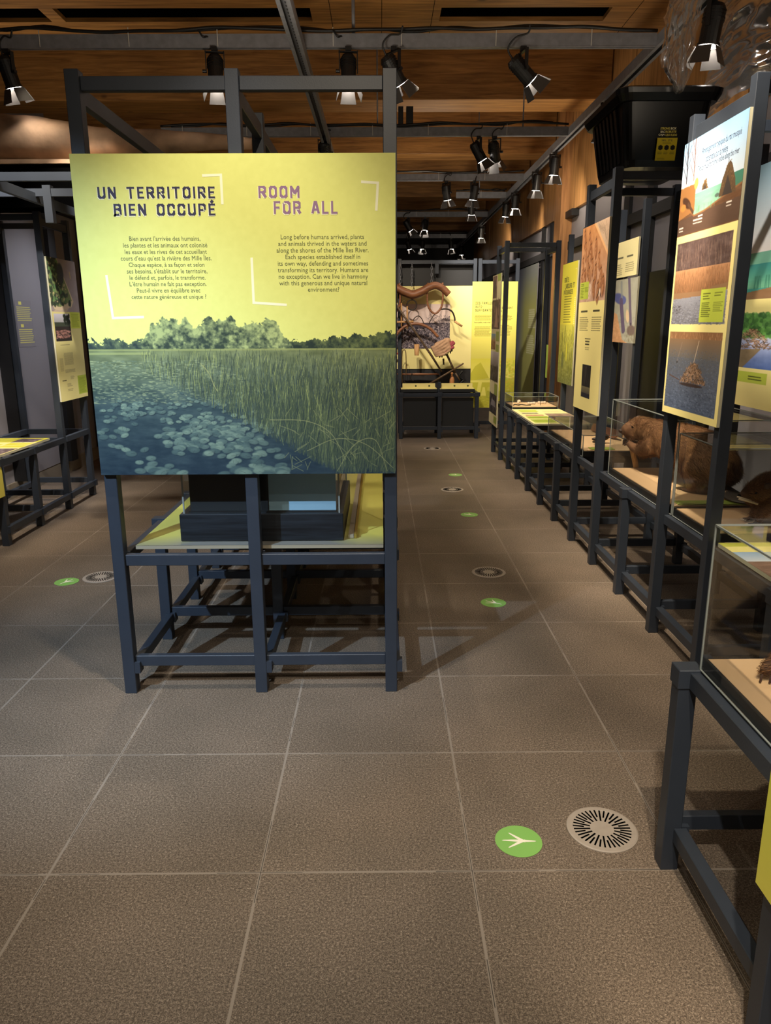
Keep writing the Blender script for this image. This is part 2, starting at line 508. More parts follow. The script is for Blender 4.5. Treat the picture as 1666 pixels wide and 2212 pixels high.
class MB:
    def __init__(s):
        s.v = []
        s.f = []

    def add(s, vs, fs):
        k = len(s.v)
        s.v += [tuple(p) for p in vs]
        s.f += [tuple(i + k for i in f) for f in fs]
        return s

    def box(s, x0, x1, y0, y1, z0, z1):
        vs = [(x, y, z) for z in (z0, z1) for y in (y0, y1) for x in (x0, x1)]
        return s.add(vs, [(0, 2, 3, 1), (4, 5, 7, 6), (0, 1, 5, 4), (2, 6, 7, 3), (0, 4, 6, 2), (1, 3, 7, 5)])

    def obox(s, c, ax, hx, ay, hy, az, hz):
        c = Vector(c)
        vs = [c + Vector(ax) * (i * hx) + Vector(ay) * (j * hy) + Vector(az) * (k * hz)
              for k in (-1, 1) for j in (-1, 1) for i in (-1, 1)]
        return s.add(vs, [(0, 2, 3, 1), (4, 5, 7, 6), (0, 1, 5, 4), (2, 6, 7, 3), (0, 4, 6, 2), (1, 3, 7, 5)])

    def cyl(s, p0, p1, r0, r1=None, n=14, caps=True):
        r1 = r0 if r1 is None else r1
        p0, p1 = Vector(p0), Vector(p1)
        u, v, d = basis(p1 - p0)
        vs = []
        for p, r in ((p0, r0), (p1, r1)):
            for i in range(n):
                a = 2 * math.pi * i / n
                vs.append(p + u * (r * math.cos(a)) + v * (r * math.sin(a)))
        fs = [(i, (i + 1) % n, n + (i + 1) % n, n + i) for i in range(n)]
        if caps:
            fs += [tuple(range(n - 1, -1, -1)), tuple(range(n, 2 * n))]
        return s.add(vs, fs)

    def tube(s, pts, r, n=8, closed=False, flat=None):
        pts = [Vector(p) for p in pts]
        m = len(pts)
        rs = r if isinstance(r, (list, tuple)) else [r] * m
        prev = None
        vs = []
        for i, p in enumerate(pts):
            if closed:
                d = pts[(i + 1) % m] - pts[i - 1]
            else:
                d = pts[min(i + 1, m - 1)] - pts[max(i - 1, 0)]
            d.normalize()
            if prev is None:
                u, v, _ = basis(d)
            else:
                u = (prev - d * prev.dot(d))
                u = u.normalized() if u.length > 1e-6 else basis(d)[0]
                v = d.cross(u)
            prev = u
            for k in range(n):
                a = 2 * math.pi * k / n
                q = flat or 1.0
                vs.append(p + u * (rs[i] * math.cos(a)) + v * (rs[i] * q * math.sin(a)))
        fs = []
        for i in range(m if closed else m - 1):
            j = (i + 1) % m
            for k in range(n):
                l = (k + 1) % n
                fs.append((i * n + k, i * n + l, j * n + l, j * n + k))
        if not closed:
            fs += [tuple(range(n - 1, -1, -1)), tuple(range((m - 1) * n, m * n))]
        return s.add(vs, fs)

    def ball(s, c, rx, ry=None, rz=None, nu=14, nv=9, rot=None):
        ry = rx if ry is None else ry
        rz = rx if rz is None else rz
        c = Vector(c)
        vs = []
        for j in range(1, nv):
            t = math.pi * j / nv
            for i in range(nu):
                a = 2 * math.pi * i / nu
                p = Vector((rx * math.sin(t) * math.cos(a), ry * math.sin(t) * math.sin(a), rz * math.cos(t)))
                if rot:
                    p = rot @ p
                vs.append(c + p)
        top = Vector((0, 0, rz))
        bot = Vector((0, 0, -rz))
        if rot:
            top, bot = rot @ top, rot @ bot
        vs += [c + top, c + bot]
        T, B = len(vs) - 2, len(vs) - 1
        fs = []
        for j in range(nv - 2):
            for i in range(nu):
                k = (i + 1) % nu
                fs.append((j * nu + i, (j + 1) * nu + i, (j + 1) * nu + k, j * nu + k))
        for i in range(nu):
            k = (i + 1) % nu
            fs.append((T, i, k))
            fs.append((B, (nv - 2) * nu + k, (nv - 2) * nu + i))
        return s.add(vs, fs)

    def lathe(s, c, prof, n=20):
        c = Vector(c)
        vs = []
        for r, z in prof:
            for i in range(n):
                a = 2 * math.pi * i / n
                vs.append(c + Vector((r * math.cos(a), r * math.sin(a), z)))
        fs = []
        for j in range(len(prof) - 1):
            for i in range(n):
                k = (i + 1) % n
                fs.append((j * n + i, j * n + k, (j + 1) * n + k, (j + 1) * n + i))
        fs += [tuple(range(n - 1, -1, -1)), tuple(range((len(prof) - 1) * n, len(prof) * n))]
        return s.add(vs, fs)

    def prism(s, poly, o, U, V, N, t):
        """polygon in the plane o + a*U + b*V, thickness t along N"""
        o, U, V, N = Vector(o), Vector(U), Vector(V), Vector(N)
        k = len(poly)
        vs = [o + U * a + V * b for a, b in poly] + [o + U * a + V * b + N * t for a, b in poly]
        fs = [tuple(range(k - 1, -1, -1)), tuple(range(k, 2 * k))]
        fs += [(i, (i + 1) % k, k + (i + 1) % k, k + i) for i in range(k)]
        return s.add(vs, fs)

    def build(s, name, mat, parent=None, smooth=False, bevel=0.0, loc=None):
        if parent is not None:
            org = ORG[parent.name]
        elif loc is not None:
            org = Vector(loc)
        else:
            org = Vector((0, 0, 0))
        me = bpy.data.meshes.new(name)
        me.from_pydata([(p[0] - org.x, p[1] - org.y, p[2] - org.z) for p in s.v], [], s.f)
        bm = bmesh.new()
        bm.from_mesh(me)
        bmesh.ops.recalc_face_normals(bm, faces=bm.faces)
        bm.to_mesh(me)
        bm.free()
        me.materials.append(mat)
        if smooth:
            me.polygons.foreach_set('use_smooth', [True] * len(me.polygons))
        o = bpy.data.objects.new(name, me)
        COL.objects.link(o)
        if parent is not None:
            o.parent = parent
        else:
            o.location = org
        ORG[o.name] = org
        if bevel > 0:
            b = o.modifiers.new('bevel', 'BEVEL')
            b.width = bevel
            b.segments = 1
            b.limit_method = 'ANGLE'
        return o


def struct(name, mb, mat, label=None):
    o = mb.build(name, mat)
    o['kind'] = 'structure'
    if label:
        o['label'] = label
    return o


def spline(pts, n=10):
    P = [Vector(p) for p in pts]
    P = [P[0] * 2 - P[1]] + P + [P[-1] * 2 - P[-2]]
    out = []
    for i in range(1, len(P) - 2):
        for k in range(n):
            t = k / n
            a, b, c, d = P[i - 1], P[i], P[i + 1], P[i + 2]
            out.append(0.5 * ((2 * b) + (c - a) * t + (2 * a - 5 * b + 4 * c - d) * t * t + (3 * b - a - 3 * c + d) * t ** 3))
    out.append(P[-2])
    return out


# ------------------------------------------------------------------ printed pictures: drawn as colour on a fine mesh
def up2(a, h, w):
    """bilinear enlargement of a small random grid"""
    gy = np.linspace(0, a.shape[0] - 1.001, h)
    gx = np.linspace(0, a.shape[1] - 1.001, w)
    y0, x0 = gy.astype(int), gx.astype(int)
    fy, fx = (gy - y0)[:, None], (gx - x0)[None, :]
    fy, fx = fy * fy * (3 - 2 * fy), fx * fx * (3 - 2 * fx)
    A = a[y0][:, x0]
    B = a[y0][:, x0 + 1]
    C = a[y0 + 1][:, x0]
    D = a[y0 + 1][:, x0 + 1]
    return (A * (1 - fx) + B * fx) * (1 - fy) + (C * (1 - fx) + D * fx) * fy


def fbm(h, w, cy, cx, oct=4):
    s = np.zeros((h, w))
    amp, tot = 1.0, 0
    for k in range(oct):
        s += amp * up2(RNG.random((min(h, int(cy * 2 ** k)) + 2, min(w, int(cx * 2 ** k)) + 2)), h, w)
        tot += amp
        amp *= 0.55
    return s / tot


class Cv:
    """a drawing sheet, x to the right and y down, in units of its own cells"""

    def __init__(s, w, h, col):
        s.w, s.h = w, h
        s.a = np.empty((h, w, 3))
        s.a[:] = col

    def _win(s, x0, y0, x1, y1):
        x0, x1 = max(0, int(math.floor(x0))), min(s.w, int(math.ceil(x1)) + 1)
        y0, y1 = max(0, int(math.floor(y0))), min(s.h, int(math.ceil(y1)) + 1)
        if x1 <= x0 or y1 <= y0:
            return None
        yy, xx = np.mgrid[y0:y1, x0:x1]
        return x0, y0, x1, y1, xx + 0.0, yy + 0.0

    def _mix(s, W, m, col):
        x0, y0, x1, y1 = W[:4]
        m = m[..., None]
        s.a[y0:y1, x0:x1] = s.a[y0:y1, x0:x1] * (1 - m) + np.asarray(col, float) * m

    def rect(s, x0, y0, x1, y1, col, al=1.0):
        W = s._win(x0, y0, x1 - 1, y1 - 1)
        if W:
            s._mix(W, np.full(W[4].shape, al), col)
        return s

    def grad(s, x0, y0, x1, y1, c0, c1):
        W = s._win(x0, y0, x1 - 1, y1 - 1)
        t = ((W[5] - y0) / max(1, y1 - y0))[..., None].clip(0, 1)
        s.a[W[1]:W[3], W[0]:W[2]] = np.asarray(c0, float) * (1 - t) + np.asarray(c1, float) * t
        return s

    def ell(s, cx, cy, rx, ry, col, rot=0.0, al=1.0, soft=0.15):
        r = max(rx, ry)
        W = s._win(cx - r, cy - r, cx + r, cy + r)
        if W:
            dx, dy = W[4] - cx, W[5] - cy
            c, q = math.cos(rot), math.sin(rot)
            d = np.sqrt(((dx * c + dy * q) / rx) ** 2 + ((-dx * q + dy * c) / ry) ** 2)
            s._mix(W, ((1 + soft - d) / (2 * soft)).clip(0, 1) * al, col)
        return s

    def line(s, x0, y0, x1, y1, w, col, al=1.0):
        W = s._win(min(x0, x1) - w, min(y0, y1) - w, max(x0, x1) + w, max(y0, y1) + w)
        if W:
            dx, dy = x1 - x0, y1 - y0
            L = dx * dx + dy * dy + 1e-9
            t = (((W[4] - x0) * dx + (W[5] - y0) * dy) / L).clip(0, 1)
            d = np.hypot(W[4] - x0 - t * dx, W[5] - y0 - t * dy)
            s._mix(W, (w / 2 + 0.5 - d).clip(0, 1) * al, col)
        return s

    def poly(s, pts, col, al=1.0):
        xs = [p[0] for p in pts]
        ys = [p[1] for p in pts]
        W = s._win(min(xs), min(ys), max(xs), max(ys))
        if W:
            inside = np.zeros(W[4].shape, bool)
            k = len(pts)
            for i in range(k):
                (ax, ay), (bx, by) = pts[i], pts[(i + 1) % k]
                if ay == by:
                    continue
                c = ((ay > W[5]) != (by > W[5])) & (W[4] < (bx - ax) * (W[5] - ay) / (by - ay) + ax)
                inside ^= c
            s._mix(W, inside * float(al), col)
        return s

    def noise(s, x0, y0, x1, y1, amt, cy, cx, oct=4, tint=(1, 1, 1)):
        x0, y0, x1, y1 = [int(v) for v in (x0, y0, x1, y1)]
        n = (fbm(y1 - y0, x1 - x0, cy, cx, oct) - 0.5)[..., None] * amt * np.asarray(tint, float)
        s.a[y0:y1, x0:x1] = (s.a[y0:y1, x0:x1] + n).clip(0, 255)
        return s

    def bars(s, x0, y0, x1, y1, n, col, al=0.7, ragged=0.3, w=None):
        """rows of words too small to read"""
        st = (y1 - y0) / n
        for i in range(n):
            y = y0 + (i + 0.4) * st
            x = x0 + random.random() * 0.05 * (x1 - x0)
            e = x1 - random.random() * ragged * (x1 - x0)
            while x < e:
                q = min(e, x + random.uniform(0.04, 0.16) * (x1 - x0))
                s.line(x, y, q, y, w or max(0.8, st * 0.38), col, al)
                x = q + 0.03 * (x1 - x0)
        return s


_LUT = np.array([((v / 255.0) / 12.92 if v / 255.0 <= 0.04045 else ((v / 255.0 + 0.055) / 1.055) ** 2.4) for v in range(256)])


def sheet(name, cv, O, U, V, parent):
    """the drawing as a flat sheet: O top left corner, U along its width, V down its height"""
    h, w = cv.h, cv.w
    org = ORG[parent.name]
    O, U, V = np.array(O, float) - np.array(org), np.array(U, float), np.array(V, float)
    gx = np.linspace(0, 1, w)
    gy = np.linspace(0, 1, h)
    P = O + gx[None, :, None] * U + gy[:, None, None] * V
    me = bpy.data.meshes.new(name)
    nv, nf = w * h, (w - 1) * (h - 1)
    me.vertices.add(nv)
    me.vertices.foreach_set('co', P.reshape(-1).astype(np.float32))
    idx = np.arange(nv).reshape(h, w)
    q = np.stack([idx[:-1, :-1], idx[1:, :-1], idx[1:, 1:], idx[:-1, 1:]], -1).reshape(-1)
    me.loops.add(nf * 4)
    me.loops.foreach_set('vertex_index', q.astype(np.int32))
    me.polygons.add(nf)
    me.polygons.foreach_set('loop_start', (np.arange(nf) * 4).astype(np.int32))
    ca = me.color_attributes.new('Col', 'FLOAT_COLOR', 'POINT')
    c = np.ones((nv, 4), np.float32)
    c[:, :3] = _LUT[cv.a.reshape(-1, 3).clip(0, 255).astype(int)]
    ca.data.foreach_set('color', c.reshape(-1))
    me.update(calc_edges=True)
    me.materials.append(M['print'])
    o = bpy.data.objects.new(name, me)
    COL.objects.link(o)
    o.parent = parent
    ORG[o.name] = Vector(org)
    return o


def panel(parent, O, U, w, V, h, cv, thick=0.012, name='panel', mat=None):
    """a printed board: its front face has top left corner O and runs w along U, h along V; returns the board"""
    O, U, V = Vector(O), Vector(U).normalized(), Vector(V).normalized()
    N = V.cross(U)
    mb = MB()
    mb.prism([(0, 0), (w, 0), (w, h), (0, h)], O - N * thick, U, V, N, thick)
    b = mb.build(name, mat or M['panel_back'], parent)
    if cv is not None:
        sheet('print', cv, O + N * 0.0012, U * w, V * h, b)
    b_frame[b.name] = (O + N * 0.0015, U, V, N)
    return b


b_frame = {}


def text_mesh(rows, align='CENTER', bold=0.0, spacing=1.0, leading=1.0):
    cu = bpy.data.curves.new('txt', 'FONT')
    cu.body = '\n'.join(rows)
    cu.align_x = align
    cu.offset = bold
    cu.space_character = spacing
    cu.space_line = leading
    cu.resolution_u = 2
    cu.fill_mode = 'FRONT'
    ob = bpy.data.objects.new('txt', cu)
    COL.objects.link(ob)
    bpy.context.view_layer.update()
    me = bpy.data.meshes.new_from_object(ob.evaluated_get(bpy.context.evaluated_depsgraph_get()))
    bpy.data.objects.remove(ob)
    bpy.data.curves.remove(cu)
    v = [tuple(p.co) for p in me.vertices]
    f = [tuple(p.vertices) for p in me.polygons]
    bpy.data.meshes.remove(me)
    return v, f


def lettering(board, items, mat, name='lettering'):
    """items: (rows, u0, u1, v0, v1, opts): text fitted into a box of the board's own plane, metres from its top left"""
    O, U, V, N = b_frame[board.name]
    mb = MB()
    for rows, u0, u1, v0, v1, op in items:
        lift = op.pop('lift', 0.0) if op else 0.0
        v, f = text_mesh(rows, **op)
        xs = [p[0] for p in v]
        ys = [p[1] for p in v]
        ax, bx, ay, by = min(xs), max(xs), min(ys), max(ys)
        sx, sy = (u1 - u0) / (bx - ax), (v1 - v0) / (by - ay)
        mb.add([O + N * lift + U * (u0 + (p[0] - ax) * sx) + V * (v0 + (by - p[1]) * sy) for p in v], f)
    org = ORG[board.name]
    me = bpy.data.meshes.new(name)
    me.from_pydata([tuple(Vector(p) - org) for p in mb.v], [], mb.f)
    me.materials.append(mat)
    o = bpy.data.objects.new(name, me)
    COL.objects.link(o)
    o.parent = board
    ORG[o.name] = Vector(org)
    return o


# ------------------------------------------------------------------ modular stand of square posts and rails
S = 0.049
LOW, HIGH = 0.615, 2.362


def stand(name, label, cat, xs, ys, tall=(), skip=(), group=None, top=True, spans=None, tops=(), mat=None):
    """xs, ys: near left faces of the posts; tall: posts (ix, iy) that rise to the top rail;
    spans: extra y ends the depth rails run on to; tops: list of bays (iy, iy+1) with a top frame"""
    mat = mat or M['frame']
    t = thing(name, label, cat, (xs[0], ys[0], 0), group)
    for i, x in enumerate(xs):
        for j, y in enumerate(ys):
            if (i, j) in skip:
                continue
            hi = (i, j) in tall
            MB().box(x, x + S, y, y + S, 0, HIGH if hi else LOW).build('post', mat, t, bevel=0.002)
            if not hi:
                MB().box(x - 0.004, x + S + 0.014, y - 0.004, y + S + 0.004, LOW - 0.05, LOW + 0.004).build('post_cap', mat, t, bevel=0.002)
            MB().box(x + S - 0.004, x + S + 0.022, y + 0.002, y + S - 0.002, 0.091, 0.140).build('joint_block', mat, t)
    yend = list(ys)
    if spans:
        yend = [spans[0]] + yend if spans[0] is not None else yend
        if spans[1] is not None:
            yend = yend + [spans[1]]
    for x in xs:
        for a, b in zip(yend[:-1], yend[1:]):
            MB().box(x + 0.026, x + 0.062, a + S, b, 0.093, 0.138).build('depth_rail', mat, t, bevel=0.002)
            if top:
                MB().box(x + 0.026, x + 0.058, a + S, b, 0.566, 0.612).build('depth_rail', mat, t, bevel=0.002)
    for j, y in enumerate(ys):
        for a, b in zip(xs[:-1], xs[1:]):
            MB().box(a + S, b, y + 0.016, y + 0.044, 0.118, 0.164).build('cross_rail', mat, t, bevel=0.002)
            if top:
                MB().box(a + S, b, y + 0.010, y + 0.040, 0.562, 0.608).build('cross_rail', mat, t, bevel=0.002)
    for (j0, j1) in tops:
        for x in xs:
            MB().box(x + 0.012, x + 0.042, ys[j0] + S, ys[j1], 2.262, 2.318).build('top_rail', mat, t, bevel=0.002)
        for j in (j0, j1):
            for a, b in zip(xs[:-1], xs[1:]):
                MB().box(a + S, b, ys[j] + 0.014, ys[j] + 0.044, 2.297, 2.343).build('top_rail', mat, t, bevel=0.002)
    return t


def case(label, x0, x1, y0, y1, zb, zt, board=True, board_z=0.655, cat='display case', group=None, base=0.035, inset=0.02, name='display_case'):
    t = thing(name, label, cat, (x0, y0, zb), group)
    MB().box(x0 + 0.004, x1 - 0.004, y0 + 0.004, y1 - 0.004, zb, zb + base).build('base_tray', M['black'], t, bevel=0.002)
    if board:
        MB().box(x0 + inset, x1 - inset, y0 + inset, y1 - inset, zb + base, board_z).build('display_board', M['tan'], t)
    k = 0.006
    g = MB()
    g.box(x0, x0 + k, y0 + k, y1 - k, zb + 0.001, zt - k)
    g.box(x1 - k, x1, y0 + k, y1 - k, zb + 0.001, zt - k)
    g.box(x0, x1, y0, y0 + k, zb + 0.001, zt - k)
    g.box(x0, x1, y1 - k, y1, zb + 0.001, zt - k)
    g.box(x0, x1, y0, y1, zt - k, zt)
    c = g.build('acrylic_cover', M['glass'], t)
    e = MB()
    q = 0.0022
    for x in (x0, x1):
        for y in (y0, y1):
            e.box(x - q, x + q, y - q, y + q, zb, zt)
        e.box(x - q, x + q, y0, y1, zt - q, zt + q)
        e.box(x - q, x + q, y0, y1, zb, zb + q)
    for y in (y0, y1):
        e.box(x0, x1, y - q, y + q, zt - q, zt + q)
    e.build('polished_edge', M['glass_edge'], c)
    return t

# ------------------------------------------------------------------ the room
struct('floor', MB().box(-4.6, 2.6, -2.2, 20.2, -0.06, 0.0), M['floor'])
struct('ceiling', MB().box(-4.6, 2.6, 1.0, 20.2, 4.40, 4.46), M['deck'])
# right wall: grey panels below, black mullions, plywood header above, timber post
WX = 2.45
struct('wall_right', MB().box(WX, WX + 0.10, -0.5, 20.2, 0.0, 2.95), M['grey_wall'])
mb = MB()
for y0, y1 in ((-0.5, 5.30), (5.32, 7.70), (7.72, 10.02), (10.40, 14.1), (14.12, 17.2), (17.22, 20.1)):
    mb.box(2.40, WX, y0, y1, 2.88, 4.40)
struct('wall_right_header', mb, M['ply'])
struct('trim_1', MB().box(2.30, 2.449, 10.04, 10.38, 0.0, 4.38), M['post_wood'], 'tall timber post in the right wall')
struct('trim_2', MB().box(2.36, 2.449, 9.70, 10.04, 2.80, 2.878), M['black'], 'dark bracket under the header beside the timber post')
mb = MB()
for y in (4.2, 5.5, 7.00, 7.66, 11.0, 11.55, 13.5):
    mb.box(2.415, 2.452, y, y + 0.16, 0.0, 2.88)
mb.box(2.425, 2.452, 5.5, 7.0, 0.0, 1.95)
struct('trim_3', mb, M['mullion'], 'black mullions along the right wall')
struct('trim_4', MB().box(2.40, 2.452, -0.4, 10.0, 2.42, 2.52).box(2.40, 2.452, 10.42, 20.0, 2.42, 2.52), M['dark_wall'], 'dark rail along the right wall')
struct('wall_back', MB().box(-4.6, 2.6, 20.0, 20.1, 0.0, 4.4), M['dark_wall'])
struct('wall_left', MB().box(-3.43, -3.33, -0.5, 9.6, 0.0, 2.9).box(-4.6, -3.43, 9.5, 9.6, 0, 2.9).box(-4.6, -4.5, -0.5, 20.0, 0, 4.4), M['grey_wall'])
struct('baseboard_left', MB().box(-3.33, -3.31, -0.5, 9.6, 0.0, 0.135), M['baseboard'])
mb = MB()
for y, w in ((4.9, 0.14), (5.9, 0.13), (6.60, 0.13), (7.62, 0.16), (8.6, 0.16)):
    mb.box(-3.332, -3.22, y, y + w, 0.136, 2.75)
mb.box(-3.332, -3.20, 4.8, 9.4, 2.62, 2.74)
struct('trim_5', mb, M['mullion'], 'black mullions along the left wall')

# ceiling timbers
BZ = 3.75
TIMB = [(8.44, 0.30, 'nearest deep ceiling beam, above the second lighting rail'),
        (8.80, 0.18, 'thinner pale timber laid against the far side of the nearest deep beam'),
        (10.93, 0.42, 'ceiling beam just beyond the second lighting rail'),
        (12.75, 0.40, 'ceiling beam right above the third lighting rail'),
        (14.46, 0.45, 'ceiling beam right after the third lighting rail'),
        (17.85, 0.45, 'second ceiling beam from the dark end wall'),
        (19.35, 0.40, 'ceiling beam closest to the dark end wall')]
for y, w, lab in TIMB:
    o = MB().box(-4.5, 2.39, y, y + w, BZ + (0.02 if w < 0.2 else 0), 4.395).build('ceiling_beam', M['beam'], None, bevel=0.004)
    tag(o, lab, 'beam', 'ceiling beams')
# boarded soffit with long black slots over the first lighting rail
sof = MB()
x = -4.5
SL = [(-3.6, -2.49), (-2.385, -0.505), (0.46, 1.715)]
sof.box(-4.5, 2.39, 4.9, 6.15, BZ, BZ + 0.06)
sof.box(-4.5, 2.39, 6.40, 6.67, BZ, BZ + 0.06)
xs_ = [-4.5] + [q for s_ in SL for q in s_] + [2.39]
for a, b in zip(xs_[0::2], xs_[1::2]):
    sof.box(a, b, 6.15, 6.40, BZ, BZ + 0.06)
so = thing('soffit', 'boarded timber soffit with three long black slots at the top of the photo', 'soffit', (0, 5.8, BZ))
sof.build('boards', M['beam'], so)
for a, b in SL:
    MB().box(a + 0.001, b - 0.001, 6.151, 6.399, BZ + 0.03, BZ + 0.058).build('black_slot', M['vent_black'], so)
for xx in (-0.36, 0.02, 0.40, 1.9):
    MB().box(xx, xx + 0.004, 4.9, 6.67, BZ - 0.0015, BZ).build('board_joint', M['black_soft'], so)
MB().box(-4.5, 2.39, 4.88, 4.9, BZ, 4.395).build('fascia', M['beam'], so)

# lighting grid: galvanised channel across and along the room
STZ = 3.35
STRUT = [(5.70, -4.4, 1.906, 'nearest lighting rail across the room, above the yellow panel'),
         (8.17, -2.2, 1.906, 'second lighting rail across the room'),
         (10.57, -1.5, 1.906, 'third lighting rail across the room'),
         (11.96, 1.15, 1.906, 'short lighting rail beyond the third one, at its right end'),
         (13.96, -1.5, 1.906, 'fourth lighting rail across the room'),
         (17.29, -1.5, 1.906, 'fifth lighting rail across the room, under the last beams'),
         (19.54, -1.5, 1.906, 'farthest lighting rail, before the dark end wall')]


def channel_x(y, x0, x1, z, lab):
    t = thing('lighting_rail', lab, 'lighting rail', ((x0 + x1) / 2, y, z), 'lighting rails across the room')
    mb = MB()
    mb.box(x0, x1, y, y + 0.003, z, z + 0.082)
    mb.box(x0, x1, y + 0.038, y + 0.041, z, z + 0.082)
    mb.box(x0, x1, y + 0.003, y + 0.038, z + 0.039, z + 0.043)
    mb.box(x0, x1, y - 0.002, y + 0.012, z - 0.003, z)
    mb.box(x0, x1, y + 0.029, y + 0.043, z - 0.003, z)
    mb.build('channel', M['steel'], t)
    # a run of black cable lying on the channel
    pts = []
    n = max(6, int((x1 - x0) / 0.25))
    for i in range(n + 1):
        pts.append((x0 + (x1 - x0) * i / n, y - 0.012 + random.uniform(-0.012, 0.012), z + 0.092 + random.uniform(0, 0.028)))
    MB().tube(spline(pts, 5), 0.011, 6).build('cable_run', M['cable'], t, smooth=True)
    pts = [(p[0] + 0.1, p[1] + 0.02, p[2] + random.uniform(-0.012, 0.02)) for p in pts[:-1]]
    MB().tube(spline(pts, 5), 0.009, 6).build('cable_run', M['cable'], t, smooth=True)
    for i in range(int((x1 - x0) / 0.62)):
        xx = x0 + 0.3 + i * 0.62 + random.uniform(-0.12, 0.12)
        MB().box(xx, xx + 0.005, y - 0.0045, y - 0.0015, z + 0.004, z + 0.12).build('cable_tie', M['tie'], t)
    return t


for s_ in STRUT:
    channel_x(s_[0], s_[1], s_[2], STZ, s_[3])


def channel_y(x, y0, y1, z, lab):
    t = thing('lighting_rail', lab, 'lighting rail', (x, (y0 + y1) / 2, z), 'lighting rails along the room')
    mb = MB()
    mb.box(x - 0.041, x - 0.038, y0, y1, z, z + 0.070)
    mb.box(x + 0.038, x + 0.041, y0, y1, z, z + 0.070)
    mb.box(x - 0.041, x - 0.016, y0, y1, z - 0.003, z)
    mb.box(x + 0.016, x + 0.041, y0, y1, z - 0.003, z)
    mb.box(x - 0.038, x + 0.038, y0, y1, z + 0.066, z + 0.070)
    mb.build('channel', M['steel'], t)
    MB().box(x - 0.012, x + 0.012, y0, y1, z + 0.0640, z + 0.0658).build('slotted_web', M['slotted'], t)
    return t


channel_y(-0.54, 4.2, 9.6, STZ - 0.078, 'slotted lighting rail running into the room over the yellow panel')
channel_y(1.945, 3.2, 19.5, STZ - 0.002, 'long lighting rail running into the room above the right hand stands')
o = MB().cyl((-0.175, 5.76, 3.44), (-0.175, 5.76, 3.748), 0.012).build('hanging_rod', M['steel'], None, smooth=True)
tag(o, 'thin steel rod hanging the nearest lighting rail from the soffit', 'rod', 'rail hangers')
for x_, y_, lab in ((1.5, 11.98, 'thin steel rod over the short far lighting rail'), (-0.02, 8.19, 'thin steel rod over the second lighting rail left of the yellow panel post'),
                    (1.45, 8.19, 'thin steel rod over the right end of the second lighting rail'),
                    (1.30, 10.59, 'thin steel rod over the right end of the third lighting rail')):
    o = MB().cyl((x_, y_, 3.431), (x_, y_, 4.398), 0.007, n=8).build('hanging_rod', M['steel'], None, smooth=True)
    tag(o, lab, 'rod', 'rail hangers')


# ------------------------------------------------------------------ stage spotlights with barn doors
def fixture(top, aim, label, watts=0, cone=40, sc=1.0, col=WARM, drop=0.15, lit=True, cord=True):
    top, aim = Vector(top), Vector(aim)
    piv = top - Vector((0, 0, drop * sc))
    d = (aim - piv).normalized()
    h = Vector((d.x, d.y, 0))
    h = h.normalized() if h.length > 1e-3 else Vector((0, 1, 0))
    side = Vector((h.y, -h.x, 0))
    upv = side.cross(d).normalized()
    t = thing('stage_spotlight', label, 'spotlight', tuple(top), 'black stage spotlights on the lighting grid')
    k = sc
    w = 0.062 * k
    y = MB()
    y.box(top.x - 0.02 * k, top.x + 0.02 * k, top.y - 0.02 * k, top.y + 0.02 * k, top.z - 0.025 * k, top.z)
    a = top - Vector((0, 0, 0.03 * k))
    y.obox(a, side, w + 0.004, h, 0.012 * k, Vector((0, 0, 1)), 0.004)
    for sgn in (-1, 1):
        y.obox((a + piv) / 2 + side * (sgn * w), side, 0.003, h, 0.012 * k, Vector((0, 0, 1)), (a.z - piv.z) / 2 + 0.008)
    y.build('yoke', M['lamp_black'], t)
    b = MB()
    b.cyl(piv - d * (0.085 * k), piv + d * (0.075 * k), 0.052 * k, n=18)
    b.cyl(piv - d * (0.105 * k), piv - d * (0.085 * k), 0.040 * k, 0.052 * k, n=18)
    for q in range(4):
        b.cyl(piv - d * (0.078 * k - q * 0.016 * k), piv - d * (0.072 * k - q * 0.016 * k), 0.057 * k, n=18)
    b.cyl(piv + d * (0.075 * k), piv + d * (0.088 * k), 0.058 * k, n=18)
    body = b.build('housing', M['lamp_black'], t, smooth=False)
    MB().cyl(piv + side * w, piv + side * (w + 0.026 * k), 0.011 * k, n=10).build('locking_knob', M['lamp_black'], t)
    f0 = piv + d * (0.089 * k)
    MB().cyl(f0, f0 + d * 0.002, 0.046 * k, n=18).build('lens', M['lens'] if lit else M['black'], body)
    for ax, oth in ((side, upv), (-side, upv), (upv, side), (-upv, side)):
        n = (ax * 0.42 + d).normalized()
        nn = n.cross(oth).normalized()
        c0 = f0 + ax * (0.052 * k) + d * 0.002
        L = 0.095 * k
        w0, w1 = 0.040 * k, 0.056 * k
        mb = MB()
        vs = [c0 - oth * w0, c0 + oth * w0, c0 + n * L + oth * w1, c0 + n * L - oth * w1]
        vs = vs + [p + nn * 0.002 for p in vs]
        mb.add(vs, [(0, 1, 2, 3), (7, 6, 5, 4), (0, 4, 5, 1), (1, 5, 6, 2), (2, 6, 7, 3), (3, 7, 4, 0)])
        mb.build('barn_door', M['flap'], t)
    if cord:
        e = piv - d * (0.10 * k)
        pts = [e, e - d * 0.05 * k + Vector((0, 0, 0.03)), e + side * 0.04 + Vector((0, 0, 0.12 * k)), top + side * 0.07 + Vector((0, 0, 0.06)), top + side * 0.10 + Vector((0, 0, 0.10))]
        MB().tube(spline(pts, 6), 0.006, 6).build('power_cord', M['cable'], t, smooth=True)
    if watts:
        spot(tuple(f0 + d * 0.012), tuple(aim), watts, cone, col, 0.7, 0.04)
    return t


